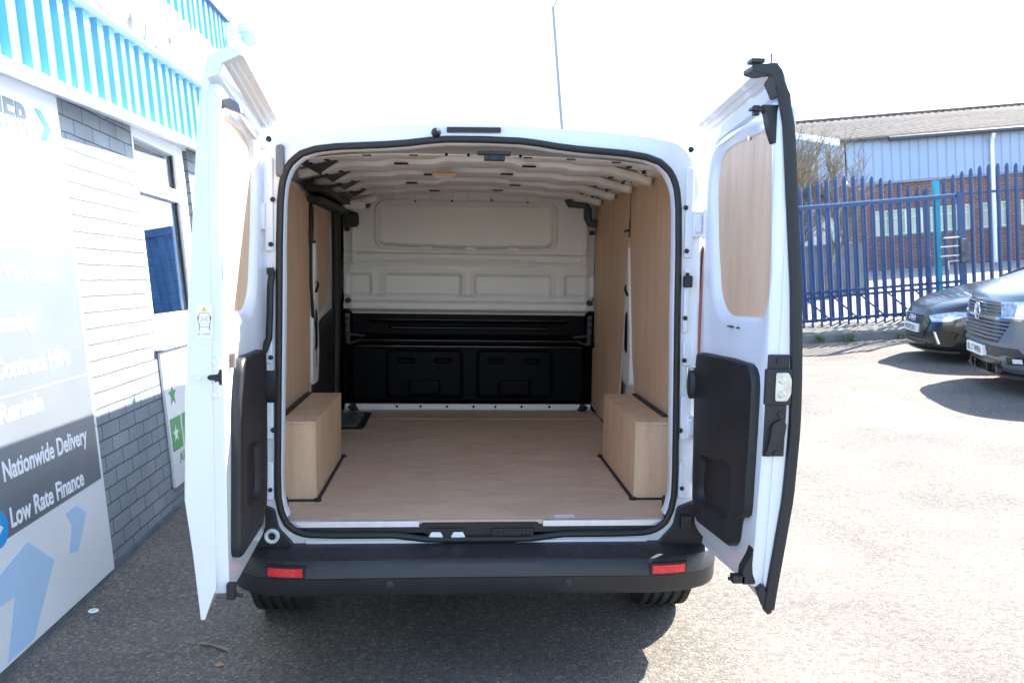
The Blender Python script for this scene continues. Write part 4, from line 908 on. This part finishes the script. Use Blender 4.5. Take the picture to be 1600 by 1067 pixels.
def lowbulk(u, v):
    x = -.80+1.60*u; z = .615+.60*v; d = .06
    d -= .05*sm(.97, 1.0, z)*(1-sm(1.01, 1.04, z)); d -= .03*(1-sm(.0, .006, abs(z-1.045)-.003)); d -= .02*(1-sm(.0, .006, abs(z-1.10)-.003))*(1-sm(.5, .52, abs(x))); d -= .02*(1-sm(0, .006, abs(z-1.135)-.003))*(1-sm(.62, .64, abs(x)))
    d += .05*sm(1.0, .96, z)
    for cx in (-.29, .30):
        k = rbox(x, z, cx, .79, .245, .155, .03); d -= .012*(1-sm(-.014, .008, k)); 
        for ex in (-.12, .12): d += .014*(1-sm(-.004, .004, rbox(x, z, cx+ex, .875, .05, .012, .006)))
        d -= .008*(1-sm(-.008, .006, rbox(x, z, cx, .70, .10, .05, .01)))
    d -= .10*sm(.74, .80, abs(x))
    return (x, 2.35+d, z)
b = B(); b.grid(lowbulk, 260, 130); b.build('bulkhead_lower', DKIN, van, ang=80, fix=False)
GLB = mat('gloss_black_metal', (.010, .010, .012), .22, coat=.4)
b = B(); b.tube([(-.72, 2.30, .985), (.72, 2.30, .985)], .009, 8); b.tube([(-.72, 2.305, 1.022), (.72, 2.305, 1.022)], .006, 8); b.tube([(-.50, 2.345, 1.10), (.50, 2.345, 1.10)], .004, 8); b.tube([(-.62, 2.35, 1.15), (.62, 2.35, 1.15)], .004, 8)
b.split('ledge_highlight_rod', GLB, van, ang=60)  # glossy rods added along the ledges to catch highlight lines
b = B(); b.box(-.79, .79, 2.325, 2.345, .574, .612); st_ = b.build('bulkhead_sill', INNER, van, ang=0, bevel=.005)
b = B()
for x in (-.46, -.31, -.14, .03, .17, .34, .52): b.lathe([(.008, 2.320), (.008, 2.3245), (0, 2.3245)], (x, 0, .596), 'y', 12)
b.split('sill_bolt', DKIN, st_, ang=30)
for s in (1, -1):
    b = B(); b.tube([(s*.72, 2.29, .60), (s*.70, 2.28, .585), (s*.735, 2.28, .575), (s*.76, 2.29, .60)], .009, 6); b.lathe([(.02, 2.3), (.02, 2.324), (0, 2.324)], (s*.735, 0, .60), 'y', 12); b.build('lashing_ring', RUB, van, ang=60)
    b = B(); b.tube([(s*.765, 2.30, 1.0), (s*.765, 2.30, 1.185)], .016, 6); b.tube([(s*.76, 2.29, 1.06), (s*.66, 2.29, 1.05), (s*.70, 2.29, 1.02), (s*.76, 2.29, 1.0)], .008, 6)
    for z in (1.09, 1.14, 1.18): b.lathe([(.012, 2.26), (.012, 2.285), (0, 2.285)], (s*.765, 0, z), 'y', 10)
    b.build('bulkhead_bracket', mat('bare_bracket', (.09, .09, .09), .5, .4, var=.3), van, ang=50)
    b = B(); b.lathe([(.017, 2.29), (.017, 2.30), (.010, 2.301), (.010, 2.315), (.017, 2.316), (.017, 2.335), (0, 2.335)], (s*.765, 0, 1.27), 'y', 16); b.build('bulkhead_plug', RUB, van, ang=40)
    b = B(); b.lathe([(.016, 2.29), (.016, 2.30), (.009, 2.301), (.009, 2.315), (.016, 2.316), (.016, 2.335), (0, 2.335)], (s*.77, 0, 1.715), 'y', 16); b.build('bulkhead_plug', RUB, van, ang=40)
b = B(); b.tube([(.61, 2.30, 1.925), (.62, 2.295, 1.895), (.72, 2.29, 1.89), (.735, 2.285, 1.86), (.735, 2.285, 1.81), (.75, 2.285, 1.775), (.80, 2.285, 1.77)], .026, 8); b.build('trim_duct', mat('dark_grey_duct', (.055, .065, .07), .5), van, ang=60)

# ---- bumper
def bp(u, k):
    """u -1..1 across; k profile index"""
    prof = [(.012, .5005), (-.05, .4965), (-.120, .490), (-.138, .484), (-.148, .474), (-.158, .440), (-.160, .431), (-.154, .426), (-.153, .420), (-.150, .375), (-.142, .362), (-.10, .356), (.06, .352)]
    y, z = prof[k]; a = abs(u); s = 1 if u >= 0 else -1
    t = a**1.0
    x = .90*t; bend = 0.0
    if x > .58:
        q = (x-.58)/.32; bend = .27*q**2.2
        x = .58+.318*sin(q*pi/2)**.95 if True else x
    sc = 1.0
    return (s*x, y*(1-.0*a)+bend*(1.0 if y < 0 else 1.0), z-.004*a*a if k > 3 else z)
b = B(); U = [-1+2*i/96 for i in range(97)]
b.loft([[bp(u, k) for k in range(13)] for u in U], False)
# wrap along the sides to the arch
for s in (1, -1):
    e = [bp(s, k) for k in range(13)]; b.loft([e, [(p[0]+s*.03*(k > 3), p[1]+.16, p[2]) for k, p in enumerate(e)], [(p[0]+s*.035*(k > 3), p[1]+.34, p[2]) for k, p in enumerate(e)]], False)
bum = b.build('bumper', BUMP, van, ang=28, fix=False)
b = B()
for k in range(30):
    x = -.60+.0415*k; b.add([(x, -.03, .4945), (x+.006, -.03, .4945), (x+.006, -.115, .4925), (x, -.115, .4925)], [(0, 1, 2, 3)])
b.build('tread_ribs', BUMP, bum, ang=0, fix=False, solid=.002)
for s in (1, -1):
    x0, x1 = s*.605, s*.725
    xa, xb = min(x0, x1), max(x0, x1)
    def bf(x, z, d):
        q = max(0, (abs(x)-.58)/.318); q = math.asin(min(1, q**(1/.95)))/(pi/2); return (x, -.158+.27*q**2.2+d, z)
    for nm_, m_, e_, d0, d1, par_ in (('reflector', RUB, .008, .02, -.004, bum), ('reflector_lens', REDL, 0, 0, -.008, None)):
        b = B(); X_ = [xa-e_+(xb-xa+2*e_)*k/16 for k in range(17)]; za, zb_ = (.431, .473) if e_ else (.4375, .466)
        b.loft([[bf(x, za, d0), bf(x, za, d1), bf(x, zb_, d1), bf(x, zb_, d0)] for x in X_], True, True, True); o_ = b.build(nm_, m_, par_ or rfl, ang=30)
        if e_: rfl = o_
    b = B(); b.lathe([(.014, -.153), (.014, -.1545), (.011, -.1555), (0, -.1555)], (s*.31, 0, .402), 'y', 20); b.build('parking_sensor', BUMP, bum, ang=30)
    # black corner caps beside the opening
    b = B(); P = rpoly([(.725, .490), (.850, .490), (.852, .60), (.80, .655), (.73, .63), (.715, .56), (.68, .52), (.66, .495)], .012, 3)
    b.prism(P, lambda x, z, d: (s*x, d, z), -.022, .02); cc_ = b.build('corner_cap', BLACK, van, ang=0, bevel=.006)
    if s > 0:
        b = B(); b.box(.735, .775, -.045, -.02, .555, .605); b.build('cap_block', BLACK, cc_, ang=0, bevel=.005)
    else:
        b = B(); b.lathe([(.026, -.022), (.0265, -.034), (.022, -.038), (.014, -.034), (.0135, -.028)], (-.735, 0, .537), 'y', 24); b.build('filler_ring', mat('pale_ring', (.65, .66, .64), .4), cc_, ang=40)
        b = B(); b.lathe([(.0135, -.028), (.012, -.03), (0, -.03)], (-.735, 0, .537), 'y', 24); b.build('filler_plug', RUB, cc_, ang=40)
b = B(); b.lathe([(.0, .0), (.01, 0), (.01, .006), (.0, .006)], (-.38, .02, .35), 'z', 8); b.build('clip', METAL, van, ang=0)
# underside and wheels
b = B(); b.box(-.84, .84, .0, 4.6, .345, .50); b.box(-.5, .5, .5, 1.2, .26, .345); b.build('underbody', DKIN, van, ang=0)
for y in (.67, 3.85):
    for s in (1, -1):
        w = B(); r = .335; c = (s*.815, y, r)
        pr_ = [(r*.62, -.095), (r*.93, -.108), (r*.985, -.095)]
        for g in range(5):
            d = -.085+.0425*g; pr_ += [(r*.999, d-.012), (r*.999, d+.012), (r*.968, d+.014), (r*.968, d+.026)]
        pr_ = pr_[:-2]+[(r*.985, .10), (r*.93, .11), (r*.62, .095)]
        w.lathe([(a, d*s) for a, d in pr_], c, 'x', 48); wo = w.build('wheel', TYRE, van, ang=25)
        w = B(); w.lathe([(r*.62, .09*s), (r*.55, .07*s), (r*.3, .085*s), (0, .09*s)], c, 'x', 32); w.lathe([(r*.62, -.09*s), (r*.58, -.02*s), (0, -.02*s)], c, 'x', 32); w.build('rim', mat('steel_rim', (.25, .25, .26), .4, .6), wo, ang=40)

# ================================================================ REAR DOORS
ZB = .497
def door(s):
    nm = 'right' if s > 0 else 'left'
    LEN = .612; ztop0 = 2.000 if s > 0 else 1.992; ztop1 = 2.075 if s > 0 else 2.074
    OUTW = [(.50, .066), (.69, .087), (.84, .101), (1.05, .104), (1.24, .098), (1.45, .087), (1.65, .068), (1.9, .045), (2.0, .022), (2.08, .0)] if s > 0 else \
           [(.50, .078), (.69, .097), (.84, .116), (1.08, .110), (1.24, .103), (1.46, .090), (1.70, .072), (1.92, .057), (2.05, .030)]
    def P(u, w, z):
        if s > 0: return (.788+w+.018*u/.6*sm(.5, 1.2, z), -.018-u, z)
        return (-(.757-.030*u/.6)-w, -.018-u, z)
    def zt(u): return ztop0+(ztop1-ztop0)*min(1, max(0, u)/.6)
    def wo(u, z):
        w = lerp(OUTW, z)-.030*(1-sm(0, .5, u))+.012*sin(pi*min(1, max(0, u)/.6))
        return max(w, .046*(1-sm(1.90, 1.99, z))) if u < .55 else w
    ZL = [ZB, .53, .60, .69, .76, .84, .95, 1.08, 1.24, 1.45, 1.65, 1.8, 1.9]
    def prof(u):
        t = zt(u); p = []
        for z in ZL: p.append(P(u, wo(u, z), z))
        for z, w in ((t-.07, wo(u, t-.07)), (t-.03, max(.01, wo(u, t-.03))), (t-.008, -.012), (t, -.032), (t-.012, -.060), (t-.022, -.063), (t-.026, -.052), (t-.045, -.010), (t-.075, .002), (t-.085, .03)): p.append(P(u, w, z))
        for z in (1.85, 1.6, 1.3, 1.0, .7, .585): p.append(P(u, .032, z))
        p.append(P(u, .045, .555)); p.append(P(u, wo(u, ZB)-.012, ZB))
        return p
    us_ = [0, .012, .04, .1, .2, .3, .4, .5, .56, .59, LEN-.008, LEN]
    loops = []
    for u in us_:
        q = prof(u)
        e = 0
        if u in (0, LEN):
            c = Vector((0, 0, 0))
            for v_ in q: c += Vector(v_)
            c /= len(q); q = [tuple(Vector((v_[0]+(c.x-v_[0])*.06, v_[1], v_[2]))) for v_ in q]
        loops.append(q)
    b = B(); b.loft(loops, True, True, True); d = b.build('rear_door', PAINT, van, ang=40)
    d['label'] = ('right' if s > 0 else 'left')+' rear door swung open'
    # inner frame with the window aperture
    t0, t1 = zt(0)-.085, zt(.6)-.085
    OL = rpoly([(.0, ZB+.055), (.50, ZB+.052), (LEN-.004, ZB+.068), (LEN-.004, t1), (.0, t0)], [.05, .05, .03, .05, .05], 4)
    WL = rpoly([(.048, 1.80), (.085, 1.895), (.19, 1.918), (.46, 1.925), (.55, 1.885), (.565, 1.62), (.585, 1.47), (.545, 1.362), (.46, 1.35), (.22, 1.34), (.13, 1.40), (.075, 1.60)], .05, 4)
    C0 = (.33, 1.62); n = 140
    ro = radial(OL, C0, n); rw = radial(WL, C0, n)
    def sc(pts, k): return [(C0[0]+(a-C0[0])*k, C0[1]+(z-C0[1])*k) for a, z in pts]
    def ins(pts, dd): return [tuple(Vector(p)+(Vector(C0)-Vector(p)).normalized()*dd) for p in pts]
    b = B(); lo_ = [[P(a, .05, z) for a, z in ro], [P(a, .012, z) for a, z in ro], [P(a, .003, z) for a, z in ins(ro, .006)], [P(a, .0, z) for a, z in ins(ro, .014)],
        [P(a*.5+c*.5, .0, z*.5+e*.5) for (a, z), (c, e) in zip(ins(ro, .014), ins(rw, -.03))], [P(a, .0, z) for a, z in ins(rw, -.026)], [P(a, .004, z) for a, z in ins(rw, -.014)], [P(a, .018, z) for a, z in ins(rw, .006)], [P(a, .026, z) for a, z in ins(rw, .010)], [P(a, .031, z) for a, z in ins(rw, .011)]]
    b.loft(lo_, True); fr_ = b.build('inner_frame', PAINT, d, ang=38, fix=False)
    b = B(); b.prism(ins(rw, -.006), lambda a, z, w: P(a, w, z), .0265, .0315); b.build('window_panel', PLYV, d, ang=0)
    b = B()
    for w_, dz, r_ in ((-.040, -.026, .006), (-.022, -.036, .005)): b.tube([P(.02, w_, zt(0)+dz), P(.3, w_, zt(.3)+dz), P(.585, w_, zt(.585)+dz)], r_, 8)
    b.split('lip_ridge', PAINT, d, ang=60)
    # black lower trim with pocket
    TL = rpoly([(.030, 1.10), (.038, 1.205), (.07, 1.21), (.36, 1.222), (.525, 1.222), (.562, 1.19), (.572, .80), (.563, .765), (.505, .752), (.490, .665), (.455, .640), (.105, .612), (.055, .66), (.045, .80)], [.02, .03, .02, .02, .03, .03, .02, .02, .02, .03, .03, .04, .04, .02], 4)
    PK = rpoly([(.11, .855), (.40, .895), (.44, .88), (.44, .735), (.40, .70), (.14, .685), (.10, .72)], .03, 4)
    if s < 0: TL = rpoly([(.09, 1.10), (.10, 1.205), (.13, 1.215), (.44, 1.225), (.485, 1.215), (.53, 1.10), (.556, .80), (.567, .67), (.54, .648), (.20, .635), (.12, .68), (.10, .80)], .03, 4); PK = rpoly([(.21, .93), (.40, .96), (.44, .94), (.45, .80), (.41, .755), (.24, .74), (.20, .78)], .03, 4)
    C1 = (.27, .80) if s > 0 else (.33, .84)
    rt_ = radial(TL, C1, 110); rp = radial(PK, C1, 110)
    def in1(pts, dd): return [tuple(Vector(p)+(Vector(C1)-Vector(p)).normalized()*dd) for p in pts]
    b = B(); b.loft([[P(a, .0, z) for a, z in rt_], [P(a, -.020, z) for a, z in rt_], [P(a, -.026, z) for a, z in in1(rt_, .006)], [P(a, -.026, z) for a, z in in1(rp, -.008)], [P(a, -.022, z) for a, z in in1(rp, .002)], [P(a+.004, -.004, z+.0) for a, z in in1(rp, .012)], [P(a+.004, -.002, z) for a, z in in1(rp, .03)]], True, False, True)
    tr_ = b.build('lower_trim', BLACK, d, ang=40)
    # round stop buffer at the hinge side
    zk, uk = (1.09, .025) if s > 0 else (1.085, .10)
    if s > 0:
        pts = []; b = B(); prf = [(0, -.045), (.018, -.045), (.024, -.040), (.024, -.02)]
        for r_, w in prf:
            pts.append([P(uk+r_*.95*cos(a), w, zk+r_*2.2*sin(a)) for a in [2*pi*k/28 for k in range(28)]])
        b.loft(pts, True, False, False); b.build('stop_buffer', BLACK, d, ang=60)
    else:
        b = B(); b.loft([[P(uk+c*(.02), w, zk+e*.055) for c, e in [(cos(2*pi*k/28), sin(2*pi*k/28)) for k in range(28)]] for w in (-.018, -.05, -.058)]+[[P(uk, -.06, zk)]*28], True); b.build('stop_buffer', BLACK, d, ang=50)
        b = B(); b.loft([[P(.30+c*.03, w, 1.03+e*.05) for c, e in [(cos(2*pi*k/24), sin(2*pi*k/24)) for k in range(24)]] for w in (-.019, -.026)]+[[P(.30+c*.024, -.022, 1.03+e*.042) for c, e in [(cos(2*pi*k/24), sin(2*pi*k/24)) for k in range(24)]]], True, False, True); b.build('pull_recess', BLACK, d, ang=40)
    if s > 0:
        # free edge: rubber seal, latch, rods
        path = []
        for z in [ZB+.01+.04*k for k in range(39)]:
            if z < 2.0: path.append((z, lerp(OUTW, z)))
        b = B()
        def sl_(z):
            w = wo(LEN, z); return [P(LEN+.003, w-.036, z), P(LEN+.012, w-.032, z), P(LEN+.016, w-.017, z), P(LEN+.012, w-.003, z), P(LEN-.004, w+.004, z), P(LEN-.01, w-.02, z)]
        b.loft([sl_(z) for z, w in path]+[[P(LEN+.01-.0, wo(LEN, 2.0)-.045+.02*k/5, 2.035+.012*(k % 2)) for k in range(6)], [P(LEN, -.02+.01*k/5, 2.068+.008*(k % 2)) for k in range(6)]], True, True, True); b.build('edge_seal', RUB, d, ang=40)
        b = B(); b.loft([[P(LEN+.004+.008*q, lerp(OUTW, z)-.020-.001*k, z) for q, k in ((0, 0), (1, 0), (1, 6), (0, 6))] for z, w in path], True, True, True); b.build('seal_lip', GREY, d, ang=40)
        def E(w0, w1, z0, z1, t0_, t1_, name, m, bev=.003, par=d):
            b = B(); b.box(w0, w1, t0_, t1_, z0, z1, 0, lambda w, t, z: P(LEN+t, w, z)); return b.build(name, m, par, ang=0, bevel=bev)
        bp_ = E(-.004, .060, .965, 1.262, .001, .006, 'latch_back_plate', BLACK)
        E(-.014, .064, 1.118, 1.222, .006, .020, 'latch_case', BLACK, .004, d)
        b = B(); b.prism(rpoly([(.014, 1.130), (.050, 1.130), (.060, 1.150), (.060, 1.19), (.050, 1.212), (.014, 1.212)], .006, 3), lambda w, z, t: P(LEN+t, w, z), .0205, .026)
        for zz in (1.150, 1.190): b.lathe([(.011, -.0), (.009, -.003), (0, -.003)], P(LEN+.026, .032, zz), 'y', 14)
        b.build('latch_plate', METAL, d, ang=30, bevel=.001)
        b = B()
        for zz, ww in ((1.245, .028), (1.09, .04), (.975, .035)): b.lathe([(.008, 0), (.008, -.004), (0, -.004)], P(LEN+.006, ww, zz), 'y', 12)
        b.split('latch_screw', RUB, d, ang=30)
        b = B(); b.prism(rpoly([(.000, .972), (.010, .965), (.022, .985), (.052, 1.02), (.056, 1.062), (.040, 1.078), (.014, 1.06), (.010, 1.01)], .008, 3), lambda w, z, t: P(LEN+t, w, z), .006, .020); b.build('release_handle', BLACK, d, ang=0, bevel=.004)
        # upper and lower bolts in black plastic
        b = B(); b.prism(rpoly([(-.045, 1.965), (.010, 1.965), (.012, 1.90), (.008, 1.865), (-.004, 1.858), (-.020, 1.90), (-.030, 1.945)], .006, 3), lambda w, z, t: P(LEN+t-.05, w, z), .0, .035); b.box(-.072, -.03, -.045, -.02, 1.950, 1.958, 0, lambda w, t, z: P(LEN+t, w, z)); b.box(-.062, -.045, -.045, -.03, 1.938, 1.966, 0, lambda w, t, z: P(LEN+t, w, z)); b.build('upper_bolt', BLACK, d, ang=0, bevel=.003)
        b = B(); b.prism(rpoly([(-.088, 2.066), (-.02, 2.075), (.0, 2.055), (.016, 1.99), (-.004, 1.985), (-.03, 2.04), (-.085, 2.05)], .006, 3), lambda w, z, t: P(LEN+t, w, z), -.06, .012); b.box(-.088, -.05, -.03, .008, 2.074, 2.086, 0, lambda w, t, z: P(LEN+t, w, z)); b.tube([P(LEN, -.03, 2.07), P(LEN, -.03, 2.1)], .003, 6); b.build('top_cap', BLACK, d, ang=0, bevel=.004)
        b = B(); b.prism(rpoly([(-.028, .575), (.012, .575), (.016, .64), (.005, .70), (-.006, .66), (-.026, .62)], .005, 3), lambda w, z, t: P(LEN+t-.055, w, z), .0, .04); b.box(-.055, -.02, -.045, -.015, .578, .600, 0, lambda w, t, z: P(LEN+t, w, z)); b.tube([P(LEN-.03, -.065, .588), P(LEN-.03, -.02, .588)], .006, 8); b.build('lower_bolt', BLACK, d, ang=0, bevel=.003)
        b = B(); b.prism(rpoly([(.012, .565), (.030, .58), (.060, .497), (.045, .49), (.030, .52)], .004, 3), lambda w, z, t: P(LEN+t, w, z), -.02, .008); b.build('edge_cap', BLACK, d, ang=0, bevel=.003)
        b = B(); b.box(-.012, .0, .30, .33, 1.318, 1.322, 0, lambda w, u, z: P(u, w, z)); b.box(-.006, .0, .36, .38, 1.318, 1.322, 0, lambda w, u, z: P(u, w, z)); b.split('drain_slot', DKIN, d, ang=0)
        b = B(); b.tube([P(.34, .02, 1.905), P(.345, .02, 1.925)], .006, 6); b.build('panel_screw', METAL, d, ang=60)
    else:
        def E(w0, w1, z0, z1, t0_, t1_, name, m, bev=.003, par=d):
            b = B(); b.box(w0, w1, t0_, t1_, z0, z1, 0, lambda w, t, z: P(LEN+t, w, z)); return b.build(name, m, par, ang=0, bevel=bev)
        b = B(); b.prism(rpoly([(.003, 1.165), (.012, 1.165), (.018, 1.178), (.042, 1.180), (.047, 1.187), (.042, 1.196), (.018, 1.198), (.012, 1.212), (.003, 1.212)], .004, 3), lambda w, z, t: P(LEN+t, w, z), .001, .007); b.build('striker_surround', PAINT, d, ang=0, bevel=.002)
        b = B(); b.prism(rpoly([(.004, 1.166), (.010, 1.166), (.014, 1.178), (.040, 1.181), (.044, 1.187), (.040, 1.194), (.014, 1.197), (.010, 1.211), (.004, 1.211)], .003, 3), lambda w, z, t: P(LEN+t, w, z), .0072, .010); b.tube([P(LEN+.012, .012, 1.182), P(LEN+.014, .022, 1.178)], .003, 6); b.build('striker_slot', RUB, d, ang=0)
        b = B()
        for ww, zz in ((.022, 1.232), (.070, 1.188), (.022, 1.14)): b.lathe([(.011, 0), (.010, -.003), (.004, -.003), (.0, -.001)], P(LEN, ww, zz), 'y', 18)
        b.split('striker_bolt', PAINT, d, ang=30)
        # warning sticker: small van with swung doors under a yellow triangle
        b = B(); b.box(.028, .072, .0005, .0015, 1.295, 1.385, 0, lambda w, t, z: P(LEN+t, w, z)); sk = b.build('warning_label', STK, d, ang=0)
        b = B(); b.prism([(.042, 1.368), (.058, 1.368), (.050, 1.383)], lambda w, z, t: P(LEN+t, w, z), .0016, .002); b.build('warning_triangle', STKY, d, ang=0)
        b = B(); Q = lambda w, z: P(LEN+.0022, w, z)
        b.tube([Q(.036, 1.326), Q(.034, 1.345), Q(.038, 1.364), Q(.062, 1.364), Q(.066, 1.345), Q(.064, 1.326), Q(.036, 1.326)], .0007, 4); b.tube([Q(.064, 1.336), Q(.064, 1.316)], .0012, 4); b.tube([Q(.036, 1.336), Q(.036, 1.316)], .0012, 4); b.tube([Q(.058, 1.354), Q(.052, 1.345), Q(.06, 1.342)], .0008, 4); b.tube([Q(.042, 1.354), Q(.048, 1.345), Q(.04, 1.342)], .0008, 4)
        b.tube([Q(.068, 1.306), Q(.062, 1.310), Q(.062, 1.302), Q(.068, 1.306)], .0006, 4); b.tube([Q(.056, 1.305), Q(.034, 1.307)], .001, 4)
        b.build('label_drawing', STKB, d, ang=0)
        b = B(); b.tube([Q(.067, 1.344), Q(.067, 1.356)], .0014, 4); b.tube([Q(.033, 1.344), Q(.033, 1.356)], .0014, 4); b.split('label_mark', STKR, d, ang=0)
        b = B(); b.lathe([(.011, .0), (.009, -.008), (0, -.008)], P(LEN-.01, -.010, .585), 'y', 14); b.build('red_plug', STKR, d, ang=40)
        b = B(); b.tube([P(LEN-.01, -.006, .57), P(LEN-.005, -.04, .563)], .006, 8); b.box(-.02, .004, -.02, .004, .555, .60, 0, lambda w, t, z: P(LEN+t, w, z)); b.build('lower_bolt', RUB, d, ang=0, bevel=.002)
        b = B(); b.prism(rpoly([(-.045, 1.930), (-.02, 1.945), (.006, 1.940), (.006, 1.925), (-.02, 1.915), (-.05, 1.905)], .004, 3), lambda w, z, t: P(LEN-.06+t, w, z), .0, .03); b.build('upper_bolt', GREY, d, ang=0, bevel=.003)
        b = B(); b.tube([P(.535, -.006, 1.205), P(.535, -.006, 1.245)], .010, 10); b.build('trim_grip', mat('warm_clip', (.20, .15, .12), .5), d, ang=60)
    # outer side: window glass and handle on the skin, for the view from the other side
    b = B(); b.prism(ins(rw, -.01), lambda a, z, w: P(a, wo(a, z)+w, z), -.004, .002); b.build('window_glass', CARGL, d, ang=0)
    return d
door(1); door(-1)
